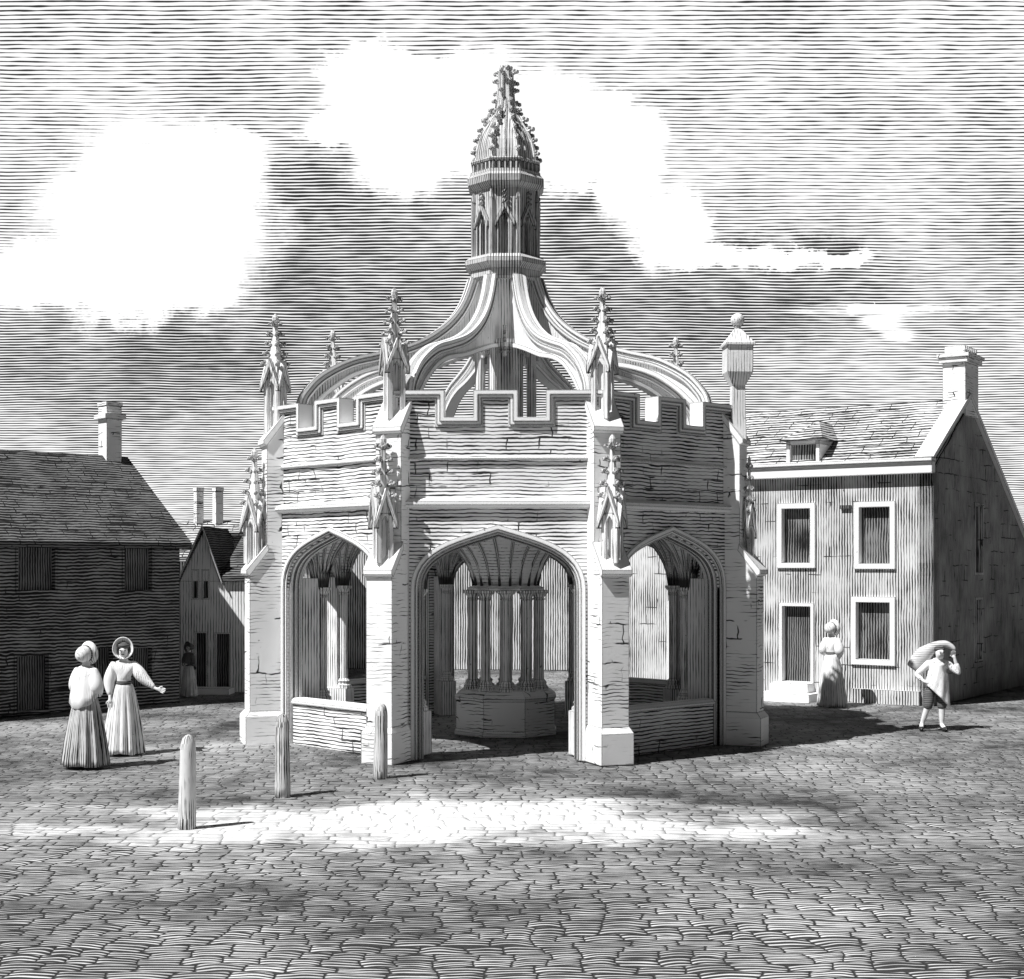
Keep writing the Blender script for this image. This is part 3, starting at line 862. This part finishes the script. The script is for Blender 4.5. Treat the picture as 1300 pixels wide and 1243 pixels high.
def hand(pts, edges, wi, w, d, side, curl=0.3):
    """palm and five fingers grown from wrist index wi at w, pointing along d"""
    w = Vector(w); d = Vector(d).normalized()
    s = d.cross(Vector((0, -1, 0.2))).normalized()*side
    n = d.cross(s).normalized()
    def add(p, r, prev):
        pts.append((p.x, p.y, p.z, r)); edges.append((prev, len(pts)-1)); return len(pts)-1
    palm = add(w+d*0.055, 0.024, wi)
    for k, (off, ln) in enumerate(((-0.028, 0.060), (-0.009, 0.068), (0.010, 0.064), (0.028, 0.050))):
        b = add(w+d*0.088+s*off, 0.009, palm)
        c = add(w+d*(0.088+ln*0.5)+s*off*1.15-n*ln*curl*0.3, 0.0085, b)
        add(w+d*(0.088+ln)+s*off*1.2-n*ln*curl, 0.0075, c)
    t = add(w+d*0.06-s*0.040, 0.010, palm)
    add(w+d*0.095-s*0.058-n*0.01, 0.0085, t)

def face(parent, hc, fwd, eyes=True, up=(0, 0, 1)):
    hc = Vector(hc); f = Vector(fwd).normalized(); r = f.cross(Vector(up)).normalized(); u = r.cross(f)
    m = MB()
    for sx in (-1, 1):
        m.ball(hc+f*0.088+r*(0.032*sx)+u*0.000, 0.013, 1.2, 1, 0.7)
        m.tube([hc+f*0.093+r*(0.016*sx)+u*0.022, hc+f*0.092+r*(0.033*sx)+u*0.027, hc+f*0.080+r*(0.050*sx)+u*0.021], 0.005, 5)
    m.build('eyes', M['black'], parent)
    m = MB()
    m.tube([hc+f*0.084-r*0.022-u*0.054, hc+f*0.090-u*0.053, hc+f*0.084+r*0.022-u*0.054], 0.007, 5)
    m.build('mouth', M['cloth_dark'], parent)

def skirt(parent, zt, rt, rb, mat, name='skirt', folds=13, seed=0, sy=0.85, lean=0.0, drag=0.0, zb=0.015):
    m = MB(); n = 96; prof = []; H = zt-zb
    rr = []
    rnd = random.Random(seed); ph = [rnd.uniform(0, 6.28) for _ in range(3)]
    for i in range(15):
        t = i/14; z = zt-H*t
        r = rt+(rb-rt)*(t**0.62 if t < 1 else 1)
        ring = []
        for j in range(n):
            a = 2*pi*j/n
            amp = 0.075*min(1, t*1.6)
            q = r*(1+amp*sin(folds*a+ph[0]+0.6*sin(2*a+ph[1]))+amp*0.5*sin((folds*2+3)*a+ph[2]))
            ring.append((q*cos(a)+drag*t, q*sin(a)*sy+lean*t, z + (0.012*sin(5*a+ph[1]) if i == 14 else 0)))
        rr.append(ring)
    m.rings(rr, cap0=True, cap1=True)
    return m.build(name, mat, parent, smooth=True)

def bonnet(parent, hc, fwd, mat, k=1.0, tilt=0.12):
    prof = [(0.004, 0.155), (0.05, 0.148), (0.088, 0.12), (0.108, 0.075), (0.112, 0.03), (0.108, 0.0), (0.120, -0.02), (0.142, -0.045), (0.162, -0.075), (0.154, -0.078), (0.134, -0.045), (0.112, -0.02), (0.100, 0.0), (0.102, 0.03), (0.096, 0.07), (0.06, 0.115), (0.004, 0.135)]
    m = MB(); n = 24
    f = Vector(fwd).normalized(); r = f.cross(Vector((0, 0, 1))).normalized(); u = r.cross(f)
    f2 = (f*cos(tilt)+u*sin(tilt)); u2 = r.cross(f2)
    hc = Vector(hc)
    m.rings([[hc - f2*(y*k) + r*(q*k*cos(2*pi*i/n)*0.92) + u2*(q*k*sin(2*pi*i/n)*(1.08 if sin(2*pi*i/n) > 0 else 0.9)) for i in range(n)] for q, y in prof])
    b = m.build('bonnet', mat, parent, smooth=True)
    m = MB()
    m.rings([[hc - f2*(y*k) + r*(q*k*cos(2*pi*i/n)*0.92) + u2*(q*k*sin(2*pi*i/n)*(1.08 if sin(2*pi*i/n) > 0 else 0.9)) for i in range(n)] for q, y in ((0.115, 0.012), (0.121, 0.0), (0.116, -0.014), (0.106, -0.01), (0.106, 0.01))])
    m.build('ribbon', M['cloth_dark'], b, smooth=True)
    return b

def woman(loc, rz, arms, skirt_mat, top_mat, bon_mat, label, headturn=0.0, scale=1.0, seed=0, rb=0.31, shawl=None, group='women in bonnets and long skirts'):
    """arms: ((elbow),(wrist),(hand dir)) for the wearer's right (-x) and left (+x), figure looks to -y"""
    hf = Vector((sin(headturn), -cos(headturn), -0.04)).normalized(); hc = Vector((0, -0.01, 1.485))
    pts = [(0, 0, .88, .12), (0, 0, 1.0, .10), (0, 0, 1.16, .118), (0, 0.0, 1.29, .075), (0, 0, 1.345, .046), (0, -0.005, 1.385, .05),
           (0, -.012, 1.43, .070), (0, -.01, 1.49, (.084, .092)), (0, 0, 1.55, .060)]
    ed = [(0, 1), (1, 2), (2, 3), (3, 4), (4, 5), (5, 6), (6, 7), (7, 8)]
    # nose
    nb = hc+hf*0.088-Vector((0, 0, .018)); pts.append((nb.x, nb.y, nb.z, .013)); ed.append((7, 9))
    for sx in (-1, 1):
        b = len(pts)
        pts += [(.085*sx, 0, .80, .08), (.09*sx, 0, .45, .055), (.09*sx, 0.01, .09, .033), (.095*sx, -.10, .03, .03), (.095*sx, -.15, .025, .022)]
        ed += [(0, b), (b, b+1), (b+1, b+2), (b+2, b+3), (b+3, b+4)]
    for sx, (el, wr_, hd) in zip((-1, 1), arms):
        b = len(pts)
        pts += [(.135*sx, 0, 1.27, .05), (*el, .036), (*wr_, .022)]
        ed += [(3, b), (b, b+1), (b+1, b+2)]
        hand(pts, ed, b+2, wr_, hd, sx)
    body = skin('person', pts, ed, M['skin'])
    body.location = loc; body.rotation_euler = (0, 0, rz); body.scale = (scale,)*3
    tag(body, label, 'person', group)
    face(body, hc, hf)
    skirt(body, 1.03, .105, rb, skirt_mat, seed=seed)
    pts = [(0, 0, 1.0, (.092, .105)), (0, 0, 1.10, (.102, .115)), (0, 0, 1.21, (.105, .13)), (0, 0, 1.30, .06)]
    ed = [(0, 1), (1, 2), (2, 3)]
    for sx, (el, wr_, hd) in zip((-1, 1), arms):
        e = Vector(el); s0 = Vector((.145*sx, 0, 1.265)); w = Vector(wr_); b = len(pts)
        mid = s0.lerp(e, 0.5); fa = e.lerp(w, 0.55); cu_ = e.lerp(w, 0.93)
        pts += [(*s0, .070), (*mid, .100), (*e, .096), (*fa, .058), (*cu_, .031)]
        ed += [(2, b), (b, b+1), (b+1, b+2), (b+2, b+3), (b+3, b+4)]
    skin('bodice', pts, ed, top_mat, body)
    m = MB(); m.lathe([(.108, .985), (.117, 1.0), (.117, 1.035), (.108, 1.05)], 24); m.rot(Matrix.Diagonal((1.0, 0.95, 1, 1)))
    m.build('waistband', M['cloth_dark'] if shawl is None else top_mat, body, smooth=True)
    bonnet(body, hc+Vector((0, 0.012, .01)), hf, bon_mat)
    m = MB(); q_ = hc-hf*0.012+Vector((0, 0, .030)); m.ball(q_+Vector((0, 0, .030)), .090, 1.0, 1.0, .62, 3); m.build('hair', M['cloth_dark'], body, smooth=True)
    if shawl:
        m = MB(); n = 32; rr = []
        for i in range(9):
            t = i/8
            ring = []
            for j in range(n):
                a = 2*pi*j/n
                drop = 0.34+0.16*max(0, sin(a))        # hangs lower at the back (+y)
                r = (0.06+0.155*t**0.7)*(1+0.05*sin(9*a+3*t)*t)
                ring.append((r*cos(a)*1.08, r*sin(a)*0.88, 1.345-0.06*t-drop*t*t+0.01*sin(7*a)*t))
            rr.append(ring)
        for i in range(8, -1, -1):
            rr.append([(x*0.95, y*0.95, z-0.008) for x, y, z in rr[i]])
        m.rings(rr, cap0=False, cap1=False)
        m.build('shawl', M['shawl_'+('dark' if shawl is M['cloth_dark'] else 'pale')], body, smooth=True)
    return body

x, y = ground_at(157, 957)
woman((x, y, 0), radians(6), (((-.20, -.02, 1.02), (-.175, -.10, .82), (0.05, -.25, -1)), ((.27, -.05, 1.09), (.46, -.12, .94), (1, -.15, -.28))),
      M['skirt_pale'], M['cloth_white'], M['cloth_white'], 'woman in pale gown facing the viewer, one arm stretched out to the right', seed=3, rb=.285)
x, y = ground_at(109, 972)
woman((x, y, 0), radians(152), (((-.22, .02, 1.03), (-.14, -.14, .97), (1, -.5, .1)), ((.20, .02, 1.03), (.13, -.15, 1.0), (-1, -.5, .1))),
      M['skirt_grey'], M['cloth_white'], M['cloth_white'], 'woman seen from behind in white bonnet and shawl over a grey skirt', seed=5, rb=.325, shawl=M['cloth_white'], headturn=0.1)
x, y = ground_at(1056, 897)
woman((x, y, 0), radians(128), (((-.21, .03, 1.04), (-.12, -.12, .96), (1, -.6, 0)), ((.21, .03, 1.04), (.12, -.14, .98), (-1, -.6, 0))),
      M['skirt_pale'], M['cloth_white'], M['cloth_white'], 'woman in pale gown walking away beside the door of the right-hand house', seed=9, rb=.29)
woman(((240-CX)/F*30.55, 30.55, 0.0), radians(-35), (((-.19, -.02, 1.02), (-.10, -.14, .98), (1, -.4, .1)), ((.19, -.02, 1.02), (.10, -.14, .98), (-1, -.4, .1))),
      M['skirt_pale'], M['cloth_dark'], M['cloth_dark'], 'small distant figure in dark shawl and pale skirt at the cottage door', seed=11, rb=.27, scale=0.68, shawl=M['cloth_dark'])

# man with sack
x, y = ground_at(1187, 927)
hf = Vector((0.15, -1, -0.05)).normalized(); hc = Vector((.05, -.10, 1.285))
pts = [(0, 0, .78, .115), (.01, -.01, .92, .115), (.03, -.04, 1.06, .125), (.04, -.06, 1.13, .08), (.045, -.08, 1.175, .052), (.05, -.10, 1.22, .068), (.05, -.10, 1.29, (.085, .09)), (.05, -.09, 1.345, .062)]
ed = [(i, i+1) for i in range(7)]
nb = hc+hf*0.09-Vector((0, 0, .015)); pts.append((*nb, .014)); ed.append((6, 8))
legs = (((-.10, 0, .72), (-.13, -.06, .40), (-.21, .02, .09), (-.25, -.08, .035), (-.26, -.14, .03)), ((.09, 0, .72), (.10, -.05, .40), (.10, -.04, .09), (.12, -.15, .035), (.13, -.20, .03)))
for L in legs:
    b = len(pts); pts += [(*p_, r_) for p_, r_ in zip(L, (.085, .062, .036, .035, .028))]
    ed += [(0, b), (b, b+1), (b+1, b+2), (b+2, b+3), (b+3, b+4)]
ma = (((-.12, -.03, 1.09), (-.30, .02, .90), (-.20, -.10, .80), (.9, -.2, -.25)), ((.19, -.03, 1.09), (.37, -.10, .93), (.29, -.12, 1.16), (-.25, 0, 1)))
for sx, (s0, el, wr_, hd) in zip((-1, 1), ma):
    b = len(pts); pts += [(*s0, .055), (*el, .040), (*wr_, .027)]; ed += [(3, b), (b, b+1), (b+1, b+2)]
    hand(pts, ed, b+2, wr_, hd, sx, 0.5)
man = skin('person', pts, ed, M['skin']); man.location = (x, y, 0)
tag(man, 'man in white apron and dark knee breeches carrying a sack', 'person')
face(man, hc, hf)
# shirt
pts = [(0, 0, .76, .125), (.01, -.01, .92, .128), (.03, -.04, 1.05, .137), (.04, -.06, 1.125, .085)]; ed = [(0, 1), (1, 2), (2, 3)]
for s0, el, wr_, hd in ma:
    b = len(pts); e = Vector(el); w = Vector(wr_)
    pts += [(*s0, .07), (*Vector(s0).lerp(e, .5), .068), (*e, .058), (*e.lerp(w, .5), .045), (*e.lerp(w, .8), .04)]
    ed += [(2, b), (b, b+1), (b+1, b+2), (b+2, b+3), (b+3, b+4)]
skin('shirt', pts, ed, M['cloth_white'], man)
pts = [(0, 0, .80, .132), (0, 0, .74, .12)]; ed = [(0, 1)]
for L in legs:
    b = len(pts); h_, k_ = Vector(L[0]), Vector(L[1]); q_ = Vector(L[2])
    pts += [(*h_, .11), (*h_.lerp(k_, .5), .10), (*k_, .084), (*k_.lerp(q_, .18), .068)]; ed += [(1, b), (b, b+1), (b+1, b+2), (b+2, b+3)]
skin('breeches', pts, ed, M['cloth_dark'], man)
for L in legs:
    k_, a_ = Vector(L[1]), Vector(L[2])
    skin('stocking', [(*k_.lerp(a_, .15), .056), (*k_.lerp(a_, .4), .052), (*k_.lerp(a_, .9), .036), (*a_.lerp(k_, -.12), .036)], [(0, 1), (1, 2), (2, 3)], M['cloth_white'], man)
    skin('shoe', [(L[2][0], L[2][1]+.03, .045, .042), (*L[3], .042), (*L[4], .034)], [(0, 1), (1, 2)], M['black'], man)
# apron
m = MB(); rows = []
for i in range(15):
    t = i/14; row = []
    for j in range(17):
        s_ = j/16*2-1
        z = 1.10-t*(.52+.20*s_*min(1, t*1.5)+.02)-.0
        hw_ = .115+.06*t+(.03 if t > .25 else 0)
        bx = .03-.01*t+s_*hw_; by = -.04-.145-.03*t+.11*abs(s_)**2+.012*sin(9*s_+4*t)*t
        row.append((bx, by, z))
    rows.append(row)
for dlt in (0, 1):
    pass
fr = rows; bk_ = [[(a, b+.012, c) for a, b, c in r_] for r_ in rows]
m.rings([fr_ + bk_r[::-1] for fr_, bk_r in zip(fr, bk_)])
m.build('apron', M['cloth_white'], man, smooth=True)
m = MB(); m.lathe([(.128, .875), (.146, .88), (.146, .90), (.128, .905)], 20); m.rot(Matrix.Translation((.01, -.01, 0))); m.build('apron_string', M['cloth_dark'], man)
m = MB(); m.ball((.05, -.075, 1.335), .092, 1.0, 1.0, .62, 2); m.build('hair', M['cloth_dark'], man, smooth=True)
sk = skin('grain_sack', [(-.24, .10, 1.12, (.14, .16)), (-.33, .10, .99, .095), (-.14, .06, 1.27, (.14, .13)), (.02, .01, 1.385, (.10, .085)), (.17, -.04, 1.415, .065), (.27, -.07, 1.36, .045), (.31, -.09, 1.31, .025)], [(0, 1), (0, 2), (2, 3), (3, 4), (4, 5), (5, 6)], M['sack'])
sk.location = man.location
tag(sk, 'bulging pale sack slung over the stooping man\'s head and shoulder', 'sack')

# ================================================================== GROUND
def ground():
    ys = [-30, -15, -5, 0, 4, 7]+[7+0.5*i for i in range(1, 60)]+[40, 46, 55, 70, 100, 160, 260, 420]
    xs = [-400, -200, -100, -50, -25]+[-16+0.5*i for i in range(0, 65)]+[25, 50, 100, 200, 400]
    m = MB()
    rows = []
    for y in ys:
        rows.append([m.bm.verts.new((x, y, 0.012*sin(x*0.9+y*0.5)+0.01*sin(y*1.7-x*0.4)-0.012 if abs(x) < 16 and 4 < y < 36 else -0.012)) for x in xs])
    for a, b in zip(rows, rows[1:]):
        for i in range(len(xs)-1): m.bm.faces.new((a[i], a[i+1], b[i+1], b[i]))
    mat = bpy.data.materials.new('cobbled_ground'); mat.use_nodes = True
    N = NT(mat.node_tree); bs = N.n['Principled BSDF']
    P = N.new('ShaderNodeNewGeometry').outputs['Position']
    wv = N.new('ShaderNodeTexNoise'); N.put(wv.inputs['Vector'], P); wv.inputs['Scale'].default_value = 1.3; wv.inputs['Detail'].default_value = 2
    off = N.vm('SUBTRACT', wv.outputs['Color'], (0.5, 0.5, 0.5))
    n2 = N.new('ShaderNodeVectorMath', operation='SCALE'); N.put(n2.inputs[0], off); n2.inputs['Scale'].default_value = 0.34
    x, y, z = N.sep(N.vm('ADD', P, n2.outputs[0]))
    BWd, RH = 0.27, 0.175
    row = N.m('FLOOR', N.m('DIVIDE', y, RH)); fy = N.m('FRACT', N.m('DIVIDE', y, RH))
    h = N.m('FRACT', N.m('MULTIPLY', N.m('SINE', N.m('MULTIPLY', row, 12.9898)), 43.7))
    # each row has its own stone length and offset
    wrow = N.m('MULTIPLY', BWd, N.m('ADD', 0.75, N.m('MULTIPLY', h, 0.6)))
    cxx = N.m('ADD', N.m('DIVIDE', x, wrow), N.m('MULTIPLY', h, 7.0)); col = N.m('FLOOR', cxx)
    fx = N.m('FRACT', cxx)
    wn = N.new('ShaderNodeTexWhiteNoise', noise_dimensions='2D'); N.put(wn.inputs['Vector'], N.xyz(row, col, 0))
    rnd = wn.outputs['Value']
    sx = N.m('SUBTRACT', N.m('MULTIPLY', fx, 2.0), 1.0); sy = N.m('SUBTRACT', N.m('MULTIPLY', fy, 2.0), 1.0)
    sx2 = N.m('MULTIPLY', sx, sx); sx4 = N.m('MULTIPLY', sx2, sx2); sy2 = N.m('MULTIPLY', sy, sy)
    dome = N.m('MULTIPLY', N.m('SUBTRACT', 1.0, N.m('MULTIPLY', sx4, sx2)), N.m('SUBTRACT', 1.0, N.m('MULTIPLY', sy2, sy2)))
    jt = N.ramp(dome, 0.42, 0.16)
    # arched cutting strokes on every stone
    arc = N.m('ADD', N.m('SUBTRACT', fy, N.m('MULTIPLY', sx2, -0.16)), N.m('MULTIPLY', rnd, 0.4))
    ph = N.m('FRACT', N.m('MULTIPLY', arc, 3.0))
    tri = N.m('MULTIPLY', N.m('ABSOLUTE', N.m('SUBTRACT', ph, 0.5)), 2.0)
    big = N.noise(P, 0.33, 3.0)
    # sunlit band painted into the paving colour in front of the cross
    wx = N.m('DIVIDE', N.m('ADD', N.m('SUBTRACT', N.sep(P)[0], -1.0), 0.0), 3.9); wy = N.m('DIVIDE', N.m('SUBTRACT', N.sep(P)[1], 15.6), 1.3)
    sun_band = N.ramp(N.m('ADD', N.m('ADD', N.m('MULTIPLY', wx, wx), N.m('MULTIPLY', wy, wy)), N.m('MULTIPLY', N.m('SUBTRACT', N.noise(N.vm('MULTIPLY', P, (0.7, 0.8, 1.0)), 0.9, 5.0), 0.5), 5.5)), 1.9, -0.3)
    th = N.m('ADD', N.m('ADD', 0.72, N.m('MULTIPLY', N.m('SUBTRACT', big, 0.5), 1.5)), N.m('MULTIPLY', sun_band, -0.95))
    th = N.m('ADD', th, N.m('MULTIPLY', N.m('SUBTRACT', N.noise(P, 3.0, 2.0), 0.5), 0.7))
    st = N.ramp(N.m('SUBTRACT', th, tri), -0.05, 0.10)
    jt2 = N.m('MULTIPLY', jt, N.m('SUBTRACT', 1.0, N.m('MULTIPLY', sun_band, 0.75)))
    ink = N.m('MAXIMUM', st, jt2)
    base = N.m('MULTIPLY', N.m('ADD', 0.60, N.m('MULTIPLY', sun_band, 0.22)), N.m('ADD', 0.78, N.m('MULTIPLY', rnd, 0.34)))
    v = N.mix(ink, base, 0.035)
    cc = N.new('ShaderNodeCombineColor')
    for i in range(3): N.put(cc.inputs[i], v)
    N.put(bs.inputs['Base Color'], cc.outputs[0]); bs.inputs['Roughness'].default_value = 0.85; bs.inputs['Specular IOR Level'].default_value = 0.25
    bp = N.new('ShaderNodeBump'); bp.inputs['Strength'].default_value = 0.6; bp.inputs['Distance'].default_value = 0.04
    N.put(bp.inputs['Height'], N.m('ADD', dome, N.m('MULTIPLY', N.noise(P, 18.0, 3.0), 0.35))); N.put(bs.inputs['Normal'], bp.outputs[0])
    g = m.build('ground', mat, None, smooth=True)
    for p_ in g.data.polygons:
        if p_.normal.z < 0: g.data.flip_normals(); break
    tag(g, kind='structure')
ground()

def hills():
    m = MB(); rr = []
    for j, (dst, hh) in enumerate(((150, -0.5), (165, 3.0), (185, 6.0), (215, 7.5), (260, 0))):
        rr.append([(x, dst+0.0004*x*x, hh*(0.75+0.25*sin(x*0.021+1.3)+0.12*sin(x*0.063)) - (0.02 if j in (0, 4) else 0)) for x in range(-260, 261, 8)])
    m.rings(rr, closed=False)
    tag(m.build('hills', M['hill'], None, smooth=True), kind='structure')
M['hill'] = ink_mat('distant_grass', 0.40, 0.05, 'h', 0.5, 0.35, edge=0, wob=0.3)
hills()
# ================================================================== SKY, SUN, CAMERA
OFF_VIEW_DARK = 1.3  # sky outside the view darkened to cut ambient light and deepen shade
SUN_AZ, SUN_EL = radians(55), radians(54)     # towards the viewer's left
w = bpy.data.worlds.new('World'); SC.world = w; w.use_nodes = True
N = NT(w.node_tree); bg = N.n['Background']
sky = N.new('ShaderNodeTexSky'); sky.sky_type = 'NISHITA'; sky.sun_disc = False
sky.sun_elevation = SUN_EL; sky.sun_rotation = pi+SUN_AZ
bw = N.new('ShaderNodeRGBToBW'); N.put(bw.inputs[0], sky.outputs[0])
D = N.new('ShaderNodeTexCoord').outputs['Generated']
dx, dy, dz = N.sep(D)
ady = N.m('MAXIMUM', N.m('ABSOLUTE', dy), 0.08)
U = N.m('DIVIDE', dx, ady); V = N.m('DIVIDE', dz, ady)
sp_ = N.xyz(N.m('MULTIPLY', U, F/100), N.m('MULTIPLY', V, -F/100), 0.0)          # sky plane, unit = 100
wn = N.new('ShaderNodeTexNoise'); N.put(wn.inputs['Vector'], sp_); wn.inputs['Scale'].default_value = 1.1; wn.inputs['Detail'].default_value = 5; wn.inputs['Roughness'].default_value = 0.68
offs = N.new('ShaderNodeVectorMath', operation='SCALE'); N.put(offs.inputs[0], N.vm('SUBTRACT', wn.outputs['Color'], (0.5, 0.5, 0.5))); offs.inputs['Scale'].default_value = 1.15
wp = N.vm('ADD', sp_, offs.outputs[0])
def blob(cx, cy, rx, ry, soft=0.35, wp=wp):
    c = ((cx-CX)/100, (cy-HOR)/100, 0)
    v = N.vm('MULTIPLY', N.vm('SUBTRACT', wp, c), (100/rx, 100/ry, 0))
    return N.ramp(N.vm('LENGTH', v), 1.0+soft*1.5, 1.0-soft*1.2)
white = None
for b_ in ((205, 275, 115, 95), (115, 350, 110, 38), (270, 205, 62, 38), (180, 375, 90, 30), (500, 125, 75, 38), (520, 185, 60, 45), (600, 140, 60, 60), (700, 160, 55, 55),
           (800, 215, 36, 60), (850, 290, 40, 40), (935, 328, 75, 15), (1060, 326, 40, 9), (1110, 392, 1, 1), (430, 170, 40, 18), (75, 372, 60, 16), (150, 215, 40, 26), (300, 245, 30, 50), (250, 345, 50, 40), (470, 90, 45, 28), (560, 105, 40, 26), (745, 190, 30, 40), (760, 150, 35, 25), (1000, 322, 40, 9)):
    q = blob(*b_, soft=0.42)
    white = q if white is None else N.m('MAXIMUM', white, q)
soft_w = N.new('ShaderNodeVectorMath', operation='SCALE'); N.put(soft_w.inputs[0], N.vm('SUBTRACT', wn.outputs['Color'], (0.5, 0.5, 0.5))); soft_w.inputs['Scale'].default_value = 0.16
wp_s = N.vm('ADD', sp_, soft_w.outputs[0])
for b_ in ((1085, 396, 70, 4), (1130, 391, 90, 3), (1120, 408, 22, 9), (1140, 424, 16, 7)):
    white = N.m('MAXIMUM', white, N.m('MULTIPLY', blob(*b_, soft=0.5, wp=wp_s), 0.55))
# lumps inside the white banks keep a few light strokes
white = N.m('MULTIPLY', white, N.ramp(N.noise(wp, 1.6, 3.0), 0.28, 0.46, 0.52, 1.0))
dark = None
for b_ in ((410, 330, 130, 100, .6), (470, 270, 120, 60, .6), (560, 430, 260, 130, .7), (750, 300, 70, 110, .6), (180, 470, 250, 70, .6), (930, 390, 190, 45, .6), (1040, 310, 40, 18, .5), (940, 318, 30, 18, .5), (390, 235, 60, 28, .5)):
    q = blob(*b_[:4], soft=b_[4])
    dark = q if dark is None else N.m('MAXIMUM', dark, q)
yy = N.m('MULTIPLY', V, -F)
low = N.ramp(N.m('ADD', yy, N.m('MULTIPLY', N.m('SUBTRACT', N.noise(sp_, 0.35, 2.0), 0.5), 260.0)), -520.0, -380.0)
cov = N.m('ADD', N.m('ADD', 0.31, N.m('MULTIPLY', dark, 0.30)), N.m('MULTIPLY', low, 0.08))
cov = N.m('ADD', cov, N.m('MULTIPLY', N.m('SUBTRACT', N.noise(wp, 0.9, 4.0), 0.5), 0.55))
cov = N.m('SUBTRACT', cov, N.m('MULTIPLY', white, 1.35))
over = N.m('MAXIMUM', N.ramp(V, 0.43, 0.75), N.m('MAXIMUM', N.ramp(N.m('ABSOLUTE', U), 0.45, 0.8), N.ramp(dy, 0.3, -0.1)))
cov = N.m('ADD', cov, N.m('MULTIPLY', over, OFF_VIEW_DARK))
def ruled(spc, a1, a2):
    wob = N.m('MULTIPLY', N.m('SUBTRACT', N.noise(N.vm('MULTIPLY', sp_, (0.5, 1.4, 0)), 1.0, 2.0), 0.5), a1)
    wob2 = N.m('MULTIPLY', N.m('SUBTRACT', N.noise(N.vm('MULTIPLY', sp_, (3.0, 6.0, 0)), 1.0, 1.0), 0.5), a2)
    hh = N.m('MULTIPLY', N.m('ADD', N.m('ADD', yy, wob), wob2), -1.0)
    ln = N.m('DIVIDE', N.m('SUBTRACT', 1.0, N.m('EXPONENT', N.m('MULTIPLY', hh, -0.00115))), 0.00115*spc)
    tri = N.m('MULTIPLY', N.m('ABSOLUTE', N.m('SUBTRACT', N.m('FRACT', ln), 0.5)), 2.0)
    dash = N.noise(N.xyz(N.m('MULTIPLY', U, F/34), N.m('MULTIPLY', N.m('FLOOR', ln), 2.3), 0.0), 1.0, 1.0)
    cv = N.m('ADD', cov, N.m('MULTIPLY', N.m('SUBTRACT', dash, 0.5), 0.7))
    return N.ramp(N.m('SUBTRACT', cv, tri), -0.10, 0.16)
inkm = ruled(2.5, 7.0, 1.3)
paper = N.m('MULTIPLY', bw.outputs[0], 1.0)
# daylight near white except where darkened off-view, strokes drawn as darker bars of cloud
lum = N.m('MINIMUM', N.m('MAXIMUM', paper, 10.5), 11.5)
val = N.m('MULTIPLY', lum, N.mix(inkm, 1.0, 0.035))
cc = N.new('ShaderNodeCombineColor')
for i in range(3): N.put(cc.inputs[i], val)
N.put(bg.inputs[0], cc.outputs[0]); bg.inputs[1].default_value = 0.08

sl = bpy.data.lights.new('sun', 'SUN'); sl.energy = 5.0; sl.angle = radians(0.5); sl.color = (1, 1, 1)
so = bpy.data.objects.new('sun', sl); C.objects.link(so)
to = Vector((-sin(SUN_AZ)*cos(SUN_EL), -cos(SUN_AZ)*cos(SUN_EL), sin(SUN_EL)))
so.rotation_euler = to.to_track_quat('Z', 'Y').to_euler(); so.location = to*60

cam = bpy.data.cameras.new('camera'); co = bpy.data.objects.new('camera', cam); C.objects.link(co)
co.location = (0, 0, EYE); co.rotation_euler = (pi/2, 0, 0)
cam.sensor_width = 36; cam.lens = F/1300*36; cam.shift_y = (HOR-621.5)/1300; cam.clip_end = 2000
SC.camera = co
SC.view_settings.view_transform = 'Standard'; SC.view_settings.look = 'None'; SC.view_settings.exposure = 0.35; SC.view_settings.gamma = 1
